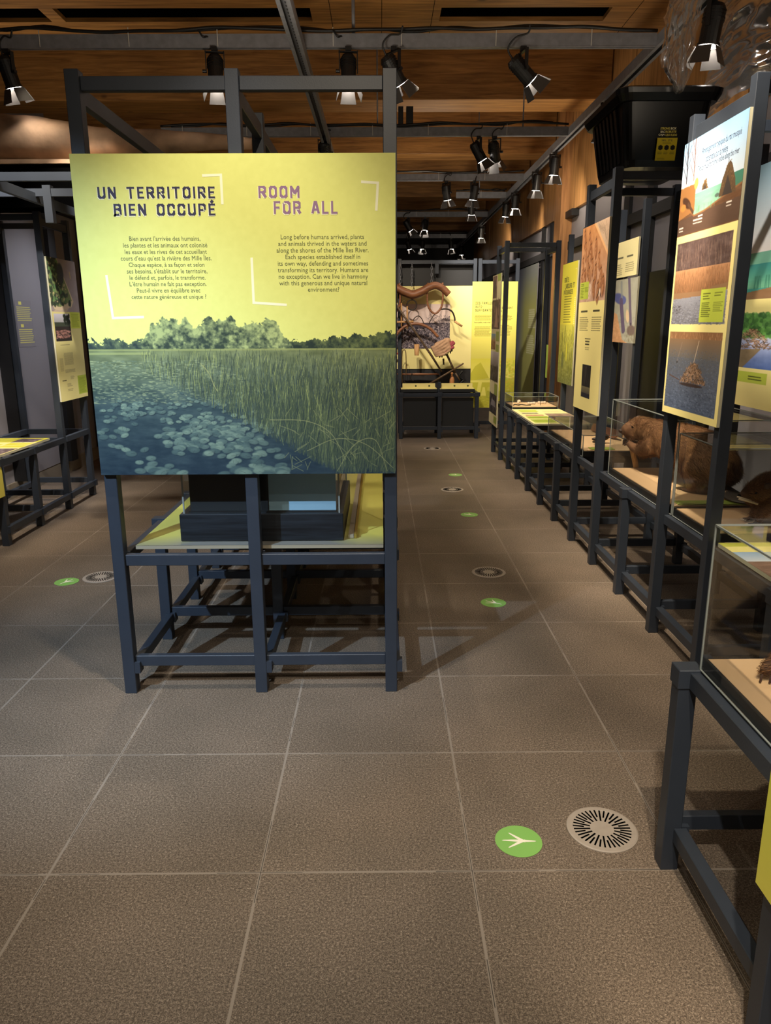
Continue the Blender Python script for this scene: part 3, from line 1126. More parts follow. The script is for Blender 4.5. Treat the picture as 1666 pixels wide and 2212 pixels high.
FZ = STZ - 0.004
fixture((-2.56, 5.72, FZ), (-2.2, 6.2, 1.2), 'spotlight at the left end of the nearest lighting rail, over the driftwood log')
fixture((-1.127, 5.69, FZ), (-1.05, 5.2, 0.7), 'spotlight behind the left half of the yellow panel frame')
fixture((-0.211, 5.69, FZ), (-0.15, 5.2, 0.7), 'spotlight behind the right half of the yellow panel frame')
fixture((0.10, 5.69, FZ), (1.3, 6.6, 1.3), 'spotlight close to the top right corner post of the yellow panel frame')
fixture((0.99, 5.69, FZ), (2.3, 6.0, 2.0), 'spotlight alone on the right part of the nearest lighting rail')
fixture((-0.155, 5.12, 3.66), (0.35, 3.4, 3.0), 'spotlight cut off by the top edge of the photo', drop=0.06)
fixture((1.945, 4.87, FZ), (1.75, 5.05, 1.0), 'spotlight hanging by the plastic film at the top right', 0, sc=1.12)
fixture((1.945, 6.96, FZ), (1.80, 7.2, 1.0), 'spotlight partly hidden behind the black storage bin')
fixture((1.004, 8.18, FZ), (1.9, 8.4, 1.7), 'spotlight on the right of the second lighting rail, higher of a close pair')
fixture((1.17, 8.19, FZ), (1.7, 9.2, 1.2), 'spotlight on the right of the second lighting rail, lower of a close pair')
fixture((1.945, 8.9, FZ), (1.85, 9.2, 1.0), 'spotlight before the plywood header, second beyond the storage bin')
fixture((1.945, 9.87, FZ), (1.85, 10.2, 1.0), 'spotlight before the plywood header, third beyond the storage bin')
fixture((0.886, 10.58, FZ), (1.3, 11.0, 1.0), 'left spotlight of the two under the third lighting rail')
fixture((1.256, 10.58, FZ), (1.0, 10.9, 1.0), 'right spotlight of the two under the third lighting rail')
fixture((1.389, 11.97, FZ), (1.4, 12.3, 1.0), 'spotlight hanging below the pair on the third lighting rail')
fixture((1.945, 11.36, FZ), (1.9, 11.7, 1.0), 'nearer spotlight of the close pair by the far plywood header')
fixture((1.945, 12.2, FZ), (1.8, 12.4, 1.0), 'farther spotlight of the close pair by the far plywood header')
fixture((0.498, 13.97, FZ), (1.6, 14.4, 1.4), 'upper spotlight on the fourth lighting rail beside the yellow panel')
fixture((0.80, 13.97, FZ), (0.7, 13.6, 1.0), 'lower spotlight on the fourth lighting rail beside the yellow panel')
fixture((0.626, 17.3, FZ), (1.3, 17.6, 1.0), 'left spotlight under the fifth lighting rail')
fixture((0.93, 17.31, FZ), (1.0, 17.1, 1.0), 'middle spotlight under the fifth lighting rail')
fixture((1.945, 15.1, FZ), (1.9, 15.3, 1.0), 'lone spotlight low on the rail above the right hand stands')
fixture((1.569, 17.3, FZ), (1.85, 17.2, 1.0), 'right spotlight under the fifth lighting rail')
fixture((1.945, 18.7, FZ), (2.05, 18.6, 1.0), 'farthest spotlight, at the end of the right hand lighting rail')
fixture((-0.56, 8.18, FZ), (-0.5, 9.4, 1.4), 'unlit spotlight seen from behind just above the yellow panel', lit=False)
# two black boxes and a coil fixed on the second rail
tb = thing('speaker_box', 'two upright black boxes on the second lighting rail beside the yellow panel post', 'speaker', (0.22, 8.2, 3.44))
MB().box(0.19, 0.24, 8.17, 8.26, 3.434, 3.62).build('cabinet', M['black'], tb)
MB().box(0.27, 0.34, 8.17, 8.26, 3.434, 3.62).build('cabinet', M['black'], tb)

# ------------------------------------------------------------------ pictures
CREAM = (240, 226, 150)
LIME = (186, 200, 76)


def marsh():
    """green-yellow duotone of a lily pond with reeds under a plain sky"""
    W, H = 820, 824
    c = Cv(W, H, (224, 226, 128))
    hz = int(0.585 * H)
    # trees: ragged crowns filled with fine leaf texture
    xs = np.arange(W) / W
    ys = np.arange(H)[:, None] / H
    leaf = fbm(H, W, 120, 120, 3)
    leaf2 = fbm(H, W, 46, 46, 4)
    clump = fbm(H, W, 16, 20, 3)

    def crown(top, base, u0, u1, dark, light, contrast, rag):
        edge = top[None, :] + (leaf2 - 0.5) * rag + (leaf - 0.5) * rag * 0.9
        m = (ys > edge) & (ys < base) & (xs[None, :] >= u0) & (xs[None, :] <= u1)
        k = 1 - ((ys - top[None, :]) / np.maximum(0.004, base - top[None, :])).clip(0, 1)
        t = (0.50 + (leaf - 0.5) * contrast + (leaf2 - 0.5) * contrast * 1.2 + (clump - 0.5) * contrast * 1.0 + (k - 0.5) * 0.45).clip(0, 1)[..., None]
        col = np.asarray(dark, float) * (1 - t) + np.asarray(light, float) * t
        c.a[m] = col[m]
    wob = lambda f, p: np.sin(xs * f + p)
    crown(0.556 + 0.006 * wob(60, 0) + 0.004 * wob(140, 2), 0.590, 0.0, 0.24, (44, 58, 54), (112, 126, 86), 1.1, 0.026)
    crown(0.566 - 0.034 * ((xs - 0.62) / 0.38).clip(0, 1) + 0.004 * wob(90, 1), 0.587, 0.635, 1.0, (40, 54, 46), (104, 116, 72), 1.4, 0.020)
    s0 = ((xs - 0.175) / 0.49)
    top = 0.497 + 0.010 * wob(38, 0.5) + 0.007 * wob(90, 1) + 0.004 * wob(170, 0)
    top = top + 0.085 * ((s0 - 0.84) / 0.16).clip(0, 1) ** 1.4 + 0.060 * ((0.07 - s0) / 0.07).clip(0, 1)
    crown(top, 0.588, 0.172, 0.668, (50, 64, 52), (168, 180, 116), 1.25, 0.030)
    # marsh ground: tonal run from mid olive to deep slate
    for y in range(hz, H):
        t = (y - hz) / (H - hz)
        a = np.array((118, 128, 86)) * (1 - min(1, t * 2.2)) + np.array((60, 78, 78)) * min(1, t * 2.2)
        b = np.array((36, 52, 62))
        m = max(0, (t - 0.4) / 0.6)
        c.a[y, :] = a * (1 - m) + b * m
    c.noise(0, hz, W, H, 46, 26, 20, 4, (1, 1, 0.8))
    c.rect(0, hz - 1, W, hz + 4, (160, 166, 100), 0.6)
    c.rect(0, hz + 8, int(0.2 * W), hz + 14, (160, 168, 104), 0.7)
    # flecked open water on the left
    for _ in range(1500):
        v = random.uniform(0.62, 0.76)
        u = random.uniform(0, 0.62 - (0.76 - v) * 1.5)
        t = random.random()
        c.ell(u * W, v * H, random.uniform(2, 7), random.uniform(0.7, 1.7), (98 + 70 * t, 116 + 60 * t, 96 + 30 * t), al=0.6)
    # lily pads, in drifts
    drifts = [(random.random() ** 0.9 * 0.62, 0.72 + 0.28 * random.random() ** 0.8) for _ in range(34)]
    pads = []
    for _ in range(480):
        u, v = random.choice(drifts)
        u += random.gauss(0, 0.045)
        v += random.gauss(0, 0.016)
        if u < -0.02 or u > 0.68 - (v - 0.7) * 0.2 or v < 0.69 or v > 1.02:
            continue
        pads.append((v, u))
    for v, u in sorted(pads):
        s_ = 3.5 + 16 * (v - 0.68) / 0.32 * random.uniform(0.6, 1.1)
        t = random.random()
        base = np.array((70, 90, 86)) + t * np.array((62, 62, 42))
        rot = random.uniform(-0.35, 0.2)
        c.ell(u * W + 1.5, v * H + 2, s_, s_ * 0.55, (26, 38, 46), rot=rot, al=0.55)
        c.ell(u * W, v * H, s_, s_ * 0.52, base, rot=rot, al=0.92)
        c.ell(u * W - s_ * 0.2, v * H - s_ * 0.12, s_ * 0.6, s_ * 0.28, base * 1.14, rot=rot, al=0.5, soft=0.5)
        a = random.uniform(0, 6.28)
        c.line(u * W, v * H, u * W + s_ * 0.9 * math.cos(a), v * H + s_ * 0.45 * math.sin(a), 1.0, base * 0.6, 0.7)
    # reeds: front edge runs from upper left down to the lower middle
    for i in range(7600):
        d = random.random() ** 0.75
        v = 0.60 + 0.40 * d
        left = 0.17 + 0.55 * max(0.0, (v - 0.655)) / 0.345 * 1.15 if v > 0.655 else 0.17
        u = left + (1.02 - left) * random.random()
        L = (0.018 + 0.15 * d * random.uniform(0.5, 1.0)) * H
        t = random.random()
        k = 1.0 - 0.40 * d
        col = np.array((62, 74, 52)) + t * t * np.array((140, 134, 62)) * k
        if random.random() < 0.35:
            col = np.array((44, 56, 52))
        a = random.gauss(0, 0.16) + 0.06
        x0, y0 = u * W, min(v, 1.03) * H
        c.line(x0, y0, x0 + L * math.sin(a), y0 - L * math.cos(a), random.uniform(0.5, 1.0 + 0.5 * d), col, 0.75)
    # broken stems at the lower right
    for _ in range(60):
        u, v = random.uniform(0.62, 0.98), random.uniform(0.80, 0.99)
        a = random.uniform(-1.2, 1.2)
        L = random.uniform(20, 70)
        c.line(u * W, v * H, u * W + L * math.sin(a), v * H - L * math.cos(a) * 0.6, 1.5, (150, 152, 96), 0.75)
    for pts in (((0.80, 0.99), (0.86, 0.90), (0.93, 0.885), (0.97, 0.99)), ((0.58, 0.815), (0.70, 0.82), (0.78, 0.86), (0.83, 0.95)),
                ((0.36, 0.63), (0.385, 0.66), (0.40, 0.70), (0.41, 0.72)), ((0.70, 0.92), (0.80, 0.88), (0.9, 0.9), (0.99, 0.98))):
        P = spline([(a, b, 0) for a, b in pts], 10)
        for p, q in zip(P[:-1], P[1:]):
            c.line(p.x * W, p.y * H, q.x * W, q.y * H, 1.7, (158, 158, 100), 0.85)
    # duotone tint towards slate at the foot
    t = np.linspace(0, 1, H)[:, None, None]
    m = ((t - 0.62) / 0.38).clip(0, 1) * 0.30
    c.a = c.a * (1 - m) + np.array((38, 56, 68)) * m
    c.noise(0, 0, W, H, 6, 60, 60, 2)
    return c


def bark_texture(c, x0, y0, x1, y1, dark, light, n=400, slant=0.0):
    c.rect(x0, y0, x1, y1, dark)
    for _ in range(n):
        x = random.uniform(x0, x1)
        y = random.uniform(y0, y1)
        L = random.uniform(3, (y1 - y0) * 0.4)
        t = random.random()
        col = [dark[i] + (light[i] - dark[i]) * t for i in range(3)]
        c.line(x, y, x + L * slant, min(y1 - 1, y + L), random.uniform(0.6, 1.6), col, 0.7)


def ripples(c, x0, y0, x1, y1, dark, light, n=900):
    for _ in range(n):
        x, y = random.uniform(x0, x1), random.uniform(y0, y1)
        t = random.random()
        k = 0.4 + 0.8 * (y - y0) / (y1 - y0)
        c.ell(x, y, 3.2 * k, 0.8 * k, [dark[i] + (light[i] - dark[i]) * t for i in range(3)], al=0.6)


def stick_heap(c, cx, by, w, h, n=260):
    for _ in range(n):
        t = random.random() ** 1.3
        y = by - h * t
        hw = w / 2 * (1 - t) ** 0.55
        x = cx + random.uniform(-hw, hw)
        a = random.uniform(-0.9, 0.9)
        L = random.uniform(5, 14)
        q = random.random()
        col = (62 + 130 * q, 48 + 106 * q, 36 + 86 * q)
        c.line(x - L * math.cos(a) / 2, y - L * math.sin(a) / 2, x + L * math.cos(a) / 2, min(by, y + L * math.sin(a) / 2), 1.3, col, 0.9)


def lodge_panel():
    """left: far edge, right: near edge"""
    W, H = 240, 460
    c = Cv(W, H, CREAM)
    # drawn section of a winter pond
    ih = int(0.328 * H)
    c.grad(0, 0, W, ih, (136, 178, 214), (246, 232, 224))
    wy = 0.195 * H
    c.rect(0, wy, W, ih, (104, 158, 140))
    c.grad(0, int(wy), W, ih, (120, 172, 150), (150, 190, 150))
    c.grad(int(0.86 * W), int(0.178 * H), W, ih, (64, 118, 100), (84, 120, 90))
    bottom = [(0, 0.20), (0.10, 0.215), (0.20, 0.245), (0.28, 0.268), (0.45, 0.262), (0.62, 0.248), (0.80, 0.232), (1.0, 0.215), (1.0, 0.329), (0, 0.329)]
    c.poly([(u * W, v * H) for u, v in bottom], (104, 74, 52))
    c.noise(0, int(0.21 * H), W, ih, 26, 10, 10)
    c.poly([(0, 0.27 * H), (W, 0.255 * H), (W, ih), (0, ih)], (84, 66, 56), 0.75)
    for a, b in zip(bottom[2:7], bottom[3:8]):
        c.line(a[0] * W, a[1] * H, b[0] * W, b[1] * H, 3, (140, 96, 62), 0.9)
    # bank with burrow
    c.poly([(0, 0.150 * H), (0.24 * W, 0.152 * H), (0.27 * W, 0.17 * H), (0.28 * W, 0.25 * H), (0, 0.27 * H)], (150, 104, 60))
    c.ell(0.13 * W, 0.215 * H, 0.085 * W, 0.016 * H, (70, 46, 32), rot=0.4)
    c.line(0.16 * W, 0.22 * H, 0.26 * W, 0.255 * H, 6, (84, 60, 44))
    c.ell(0.07 * W, 0.228 * H, 0.05 * W, 0.013 * H, (196, 122, 62))
    c.rect(0, 0.140 * H, 0.27 * W, 0.155 * H, (240, 232, 226))
    for u, w in ((0.04, 0.03), (0.15, 0.025), (0.26, 0.05), (0.22, 0.03)):
        c.ell(u * W, 0.135 * H, w * W, 0.022 * H, (246, 238, 230))
    c.ell(0.275 * W, 0.158 * H, 0.035 * W, 0.02 * H, (208, 160, 88))
    # bare trees
    for u, top, col, w in ((0.07, 0.0, (66, 58, 62), 4), (0.20, 0.0, (128, 96, 82), 3.4)):
        c.line(u * W, top, (u + 0.02) * W, 0.142 * H, w, col)
        for k in range(5):
            y = (0.02 + 0.022 * k) * H
            s_ = 1 if k % 2 else -1
            c.line(u * W + k, y + 10, (u + s_ * 0.06) * W, y - 12, 1.6, col)
    # lodges
    def lodge(cx, base, top, hw, col):
        c.poly([(cx - hw, base), (cx - hw * 0.72, (base + top) / 2), (cx - hw * 0.22, top + 3), (cx + hw * 0.05, top), (cx + hw * 0.3, top + 5), (cx + hw * 0.8, (base + top) / 2 + 4), (cx + hw, base)], col)
        for _ in range(90):
            t = random.random()
            y = base + (top - base) * t
            h = hw * (1 - t * 0.8)
            x = cx + random.uniform(-h, h)
            q = random.random()
            c.line(x, y, x + random.uniform(-5, 5), y + random.uniform(-3, 3), 1.3, (70 + q * 70, 54 + q * 50, 34 + q * 30), 0.7)
        c.poly([(cx - hw * 0.55, base), (cx - hw * 0.1, base + (top - base) * 0.62), (cx + hw * 0.6, base)], (58, 52, 50), 0.85)
    lodge(0.79 * W, 0.236 * H, 0.132 * H, 0.125 * W, (92, 72, 52))
    lodge(0.43 * W, 0.190 * H, 0.158 * H, 0.055 * W, (104, 84, 54))
    c.ell(0.64 * W, 0.226 * H, 8, 3, (84, 100, 92))
    for _ in range(16):
        x = random.uniform(0.3, 0.62) * W
        c.line(x, 0.258 * H, x + random.uniform(-2, 2), 0.24 * H, 1, (104, 140, 110))
    for u, v, n in ((0.03, 0.30, 2), (0.28, 0.285, 2), (0.36, 0.275, 3), (0.80, 0.262, 2)):
        for k in range(n):
            c.line(u * W, v * H + k * 5, (u + 0.07) * W, v * H + k * 5, 2.4 if k < n - 1 or n == 1 else 1.5, (236, 226, 214), 0.9)
    # photograph of a wooded river bank
    x0, x1 = int(0.035 * W), int(0.952 * W)
    y0, y1 = int(0.358 * H), int(0.656 * H)
    bark_texture(c, x0, y0, x1, y0 + 52, (92, 74, 70), (156, 128, 112), 420)
    c.noise(x0, y0, x1, y0 + 52, 34, 8, 12)
    c.grad(x0, y0 + 46, x1, y0 + 84, (196, 146, 106), (134, 96, 66))
    for _ in range(900):
        x, y = random.uniform(x0, x1), random.uniform(y0 + 46, y0 + 88)
        t = random.random()
        c.line(x, y, x + random.uniform(-1, 1), y + 5, 1, (110 + 100 * t, 76 + 74 * t, 50 + 56 * t), 0.6)
    c.grad(x0, y0 + 86, x1, y1, (150, 152, 164), (112, 112, 118))
    c.poly([(x0, y0 + 84), (x1 - 70, y0 + 84), (x1 - 60, y0 + 78), (x1, y0 + 74), (x1, y0 + 84), (x1 - 60, y0 + 90), (x0, y0 + 94)], (150, 116, 84))
    ripples(c, x0, y0 + 92, x1, y1, (84, 86, 98), (174, 176, 190), 900)
    for k in range(3):
        ripples(c, x0, y0 + 102 + 5 * k, x0 + 44, y0 + 108 + 5 * k, (60, 54, 56), (90, 84, 84), 14)
    gx0, gx1, gy0, gy1 = int(0.545 * W), int(0.925 * W), int(0.535 * H), int(0.648 * H)
    c.rect(gx0, gy0, gx1, gy1, LIME)
    c.bars(gx0 + 8, gy0 + 5, gx0 + 38, gy0 + 17, 3, (70, 76, 30), 0.8)
    c.bars(gx0 + 52, gy0 + 5, gx1 - 10, gy0 + 13, 2, (84, 90, 40), 0.7)
    c.bars(gx0 + 5, gy0 + 20, gx0 + 42, gy1 - 8, 8, (62, 70, 28), 0.85)
    c.bars(gx0 + 50, gy0 + 20, gx1 - 6, gy1 - 16, 6, (84, 92, 40), 0.7)
    # photograph of a lodge in open water
    y0, y1 = int(0.684 * H), int(0.975 * H)
    c.grad(x0, y0, x1, y1, (104, 100, 96), (84, 98, 124))
    bark_texture(c, x0, y0, x1, y0 + 12, (140, 102, 70), (208, 166, 122), 160)
    c.grad(x0, y0 + 12, x1, y0 + 44, (134, 108, 82), (104, 102, 100))
    ripples(c, x0, y0 + 30, x1 - 5, y1 - 3, (58, 66, 84), (122, 136, 162), 1700)
    c.line(x0 + 132, y0 + 14, x0 + 118, y0 + 50, 2, (204, 184, 160), 0.9)
    c.line(x0 + 60, y0 + 18, x0 + 44, y0 + 50, 1.5, (170, 150, 130), 0.6)
    c.ell(x0 + 44, y0 + 52, 2.5, 2, (50, 46, 46))
    c.ell(0.50 * W, y0 + 88, 50, 3, (58, 42, 36), al=0.8)
    stick_heap(c, 0.53 * W, y0 + 84, 104, 32, 380)
    c.line(x0 + 14, y0 + 76, x0 + 60, y0 + 82, 1.6, (90, 64, 50))
    return c


def ducks_panel():
    W, H = 200, 390
    c = Cv(W, H, CREAM)
    ph = int(0.404 * H)
    c.grad(0, 0, W, ph, (190, 132, 82), (196, 160, 140))
    c.noise(0, 0, W, ph, 40, 10, 8)
    c.poly([(0.48 * W, 0), (W, 0), (W, 0.17 * H)], (196, 168, 142))
    for _ in range(70):
        t = random.random()
        x = (0.55 + 0.45 * t) * W
        c.line(x, random.uniform(0, 0.15 * t) * H, x + 14, random.uniform(0, 0.15 * t) * H + 12, 1.4, (150, 128, 108), 0.5)
    c.line(0.48 * W, 0, W, 0.175 * H, 7, (222, 172, 122))
    # plump brown birds
    pos = [(0.10, 0.06), (0.30, 0.09), (0.16, 0.13), (0.38, 0.14), (0.56, 0.13), (0.08, 0.20), (0.27, 0.21), (0.46, 0.22), (0.70, 0.20),
           (0.18, 0.28), (0.36, 0.27), (0.60, 0.26), (0.80, 0.29), (0.07, 0.29), (0.56, 0.34), (0.72, 0.36), (0.9, 0.33)]
    for u, v in pos:
        x, y = u * W, v * H
        s_ = random.uniform(0.85, 1.15)
        a = random.uniform(1.1, 1.9)
        q = random.uniform(0, 30)
        c.ell(x + 4, y + 8, 15 * s_, 8 * s_, (112, 66, 44), rot=a, al=0.6)
        c.ell(x, y, 17 * s_, 9.5 * s_, (150 + q, 96 + q, 62 + q * 0.8), rot=a)
        c.ell(x - 3, y + 3, 11 * s_, 4.5 * s_, (196, 148, 108), rot=a, al=0.7)
        for k in range(7):
            c.ell(x + random.uniform(-7, 7), y + random.uniform(-10, 12), 2.4, 1.2, (96, 58, 40), rot=a, al=0.6)
        c.ell(x + 5 * math.cos(a), y - 18 * s_, 6, 6.5, (166, 112, 72))
        c.line(x + 2, y - 19 * s_, x - 5, y - 16 * s_, 2.4, (72, 50, 40))
    for _ in range(60):
        x = random.gauss(0.40, 0.04) * W
        y = random.uniform(0.30, 0.40) * H
        c.ell(x, y, 2, 3, (226, 200, 178), al=0.8)
    c.line(0.70 * W, 0.385 * H, 0.80 * W, 0.34 * H, 5, (84, 60, 48))
    c.line(0.86 * W, 0.385 * H, 0.78 * W, 0.35 * H, 4, (84, 60, 48))
    c.ell(0.79 * W, 0.36 * H, 4, 9, (236, 222, 200), rot=0.3)
    c.rect(0.02 * W, 0.295 * H, 0.37 * W, 0.385 * H, LIME)
    c.bars(0.05 * W, 0.300 * H, 0.18 * W, 0.318 * H, 2, (72, 80, 30), 0.8)
    c.bars(0.05 * W, 0.322 * H, 0.19 * W, 0.38 * H, 7, (72, 80, 30), 0.7)
    c.bars(0.21 * W, 0.322 * H, 0.35 * W, 0.35 * H, 4, (80, 88, 36), 0.7)
    for a, b in ((0.07, 0.45), (0.56, 0.93)):
        c.bars(a * W + 8, 0.448 * H, b * W - 12, 0.460 * H, 1, (60, 60, 46), 0.9, 0.2, 4)
        c.bars(a * W, 0.482 * H, b * W, 0.562 * H, 7, (96, 92, 62), 0.8, 0.2)
    c.rect(0.34 * W, 0.602 * H, 0.56 * W, 0.604 * H, (110, 104, 70))
    c.bars(0.36 * W, 0.61 * H, 0.54 * W, 0.64 * H, 2, (60, 60, 46), 0.9, 0.2, 3)
    c.bars(0.36 * W, 0.645 * H, 0.54 * W, 0.665 * H, 2, (110, 104, 70), 0.7)
    x0, x1, y0, y1 = 0.31 * W, 0.66 * W, 0.745 * H, 0.925 * H
    c.rect(x0, y0, x1, y1, (40, 38, 38))
    c.grad(int(x0), int(y0 + 0.12 * H), int(x1), int(y1), (120, 112, 84), (60, 58, 60))
    c.rect(x0, y0 + 0.155 * H, x1, y1, (44, 44, 52))
    for k in range(5):
        c.line(random.uniform(x0, x1), y0 + 2, random.uniform(x0, x1), y0 + 42, 1.5, (90, 84, 76), 0.6)
    return c


def field_panel(top=True):
    """yellow board fading to a dark scene of field workers"""
    W, H = 150, 300
    c = Cv(W, H, (232, 222, 76))
    c.grad(0, int(0.5 * H), W, H, (214, 208, 84), (98, 104, 58))
    c.noise(0, int(0.55 * H), W, H, 60, 26, 18)
    for _ in range(46):
        x, y = random.uniform(0, W), random.uniform(0.62, 0.95) * H
        t = random.random()
        c.line(x, y, x + random.uniform(-3, 3), y - random.uniform(12, 46), random.uniform(1.5, 5), (70 + 60 * t, 76 + 60 * t, 40 + 20 * t), 0.55)
    c.ell(0.55 * W, 0.72 * H, 9, 26, (206, 200, 70), al=0.8)
    c.ell(0.30 * W, 0.80 * H, 12, 22, (84, 92, 60), al=0.7)
    c.noise(0, int(0.88 * H), W, H, 60, 16, 30)
    for k in range(11):
        y = (0.27 + 0.021 * k) * H
        c.line(0.22 * W, y, (0.66 + random.uniform(-0.05, 0.05)) * W, y, 1.9, (84, 84, 40), 0.75)
    c.line(0.86 * W, 0.06 * H, 0.95 * W, 0.06 * H, 2, (248, 244, 190), 0.8)
    c.line(0.95 * W, 0.06 * H, 0.95 * W, 0.20 * H, 2, (248, 244, 190), 0.8)
    c.bars(0.90 * W, 0.28 * H, 0.95 * W, 0.5 * H, 14, (250, 246, 200), 0.8)
    return c


def families_panel():
    W, H = 180, 480
    c = Cv(W, H, (230, 218, 104))
    c.grad(0, int(0.35 * H), W, H, (230, 218, 104), (190, 188, 84))
    c.grad(0, int(0.60 * H), W, int(0.76 * H), (216, 208, 76), (236, 226, 116))
    # pale duotone farmyard: roof, wall, door, figures
    d, l = (196, 190, 62), (232, 222, 108)
    c.poly([(0, 0.72 * H), (0.10 * W, 0.66 * H), (0.22 * W, 0.63 * H), (0.42 * W, 0.755 * H), (0, 0.78 * H)], d)
    c.rect(0, 0.78 * H, W, H, d, 0.9)
    c.rect(0, 0.775 * H, 0.46 * W, 0.79 * H, l)
    c.poly([(0.18 * W, 0.79 * H), (0.26 * W, 0.79 * H), (0.22 * W, 0.90 * H), (0.13 * W, 0.90 * H)], l)
    c.poly([(0.28 * W, 0.83 * H), (0.33 * W, 0.83 * H), (0.36 * W, 0.90 * H), (0.24 * W, 0.90 * H)], l)
    for u in (0.42, 0.52, 0.64, 0.75, 0.86):
        c.ell(u * W, 0.845 * H, 6, 9, (206, 200, 84))
        c.poly([(u * W - 8, 0.86 * H), (u * W + 8, 0.86 * H), (u * W + 12, 0.92 * H), (u * W - 12, 0.92 * H)], (178, 176, 60))
    for _ in range(220):
        u, v = random.uniform(0.55, 1), random.uniform(0.62, 0.86)
        c.ell(u * W, v * H, 4, 4, (178 + random.random() * 40, 178 + random.random() * 36, 60), al=0.5)
    c.noise(0, int(0.90 * H), W, H, 50, 16, 20)
    k = (96, 90, 30)
    c.bars(0.06 * W, 0.255 * H, 0.44 * W, 0.30 * H, 5, k, 0.75, 0.15)
    c.bars(0.06 * W, 0.345 * H, 0.44 * W, 0.425 * H, 9, k, 0.75, 0.15)
    c.bars(0.55 * W, 0.255 * H, 0.90 * W, 0.30 * H, 5, k, 0.75, 0.2)
    c.bars(0.55 * W, 0.335 * H, 0.90 * W, 0.42 * H, 9, k, 0.75, 0.2)
    return c


def collage_panel():
    W, H = 120, 380
    c = Cv(W, H, (226, 214, 168))
    g = (160, 172, 84)
    def photo(x0, y0, x1, y1, dark, light, n=120, sky=None):
        X0, Y0, X1, Y1 = int(x0 * W), int(y0 * H), int(x1 * W), int(y1 * H)
        c.rect(X0, Y0, X1, Y1, dark)
        if sky:
            c.grad(X0, Y0, X1, (Y0 + Y1) // 2, sky, light)
        for _ in range(n):
            x, y = random.uniform(X0, X1 - 2), random.uniform((Y0 + Y1) / 2 if sky else Y0, Y1 - 4)
            t = random.random()
            c.ell(x, y, random.uniform(2, 6), random.uniform(2, 8), [dark[i] + (light[i] - dark[i]) * t for i in range(3)], al=0.6)
        c.rect(0, Y0, X0, Y1, (226, 214, 168))
    photo(0.05, 0.01, 0.55, 0.15, (110, 84, 74), (206, 170, 150), 60)
    c.ell(0.30 * W, 0.09 * H, 14, 20, (84, 70, 72))
    c.rect(0.62 * W, 0.0, 0.98 * W, 0.045 * H, g)
    photo(0.0, 0.165, 1.0, 0.355, (84, 62, 54), (196, 156, 136), 120)
    c.poly([(0.6 * W, 0.20 * H), (0.8 * W, 0.34 * H), (0.35 * W, 0.34 * H)], (206, 164, 138), 0.7)
    photo(0.0, 0.385, 0.55, 0.49, (120, 84, 60), (190, 140, 90), 60, (120, 160, 190))
    c.rect(0.62 * W, 0.37 * H, 0.98 * W, 0.43 * H, g)
    c.rect(0.62 * W, 0.455 * H, 0.98 * W, 0.50 * H, g)
    photo(0.0, 0.505, 1.0, 0.70, (52, 46, 46), (130, 120, 116), 150, (206, 196, 200))
    c.rect(0.60 * W, 0.715 * H, 0.98 * W, 0.79 * H, g)
    photo(0.0, 0.79, 0.92, 0.925, (56, 52, 54), (140, 134, 136), 90)
    c.poly([(0.2 * W, 0.87 * H), (0.3 * W, 0.825 * H), (0.7 * W, 0.83 * H), (0.8 * W, 0.87 * H)], (150, 144, 146))
    c.rect(0.62 * W, 0.935 * H, 0.98 * W, 0.98 * H, g)
    return c


def birch_panel():
    """lower board: pale painted trees over orange ground"""
    W, H = 150, 210
    c = Cv(W, H, (172, 172, 156))
    c.noise(0, 0, W, H, 26, 8, 8)
    c.poly([(0, 0.50 * H), (0.2 * W, 0.55 * H), (0.5 * W, 0.95 * H), (0.75 * W, H), (0, H)], (206, 158, 116))
    c.noise(0, int(0.6 * H), W, H, 40, 10, 10)
    c.ell(0.25 * W, 0.30 * H, 40, 17, (84, 92, 150), rot=0.25)
    c.ell(0.40 * W, 0.33 * H, 24, 14, (96, 104, 164), rot=0.1)
    c.line(0.30 * W, 0.05 * H, 0.36 * W, 0.3 * H, 12, (140, 146, 150), 0.8)
    c.line(0.34 * W, 0.34 * H, 0.52 * W, 0.80 * H, 22, (96, 84, 116), 0.9)
    c.line(0.62 * W, 0.0, 0.82 * W, 0.70 * H, 15, (104, 92, 116), 0.9)
    c.line(0.82 * W, 0.70 * H, 0.86 * W, 0.76 * H, 8, (70, 60, 76), 0.9)
    c.ell(0.66 * W, 0.58 * H, 10, 22, (222, 196, 160), rot=-0.3)
    c.ell(0.85 * W, 0.80 * H, 26, 16, (126, 110, 104))
    for k in range(8):
        c.line((0.70 + 0.04 * k) * W, 0.73 * H, (0.70 + 0.045 * k) * W, 0.87 * H, 1.2, (70, 60, 56), 0.8)
    for _ in range(60):
        x, y = random.uniform(0.6, 1) * W, random.uniform(0.88, 1) * H
        c.line(x, y, x + random.uniform(-4, 4), y - 8, 1, (120, 110, 80), 0.7)
    return c


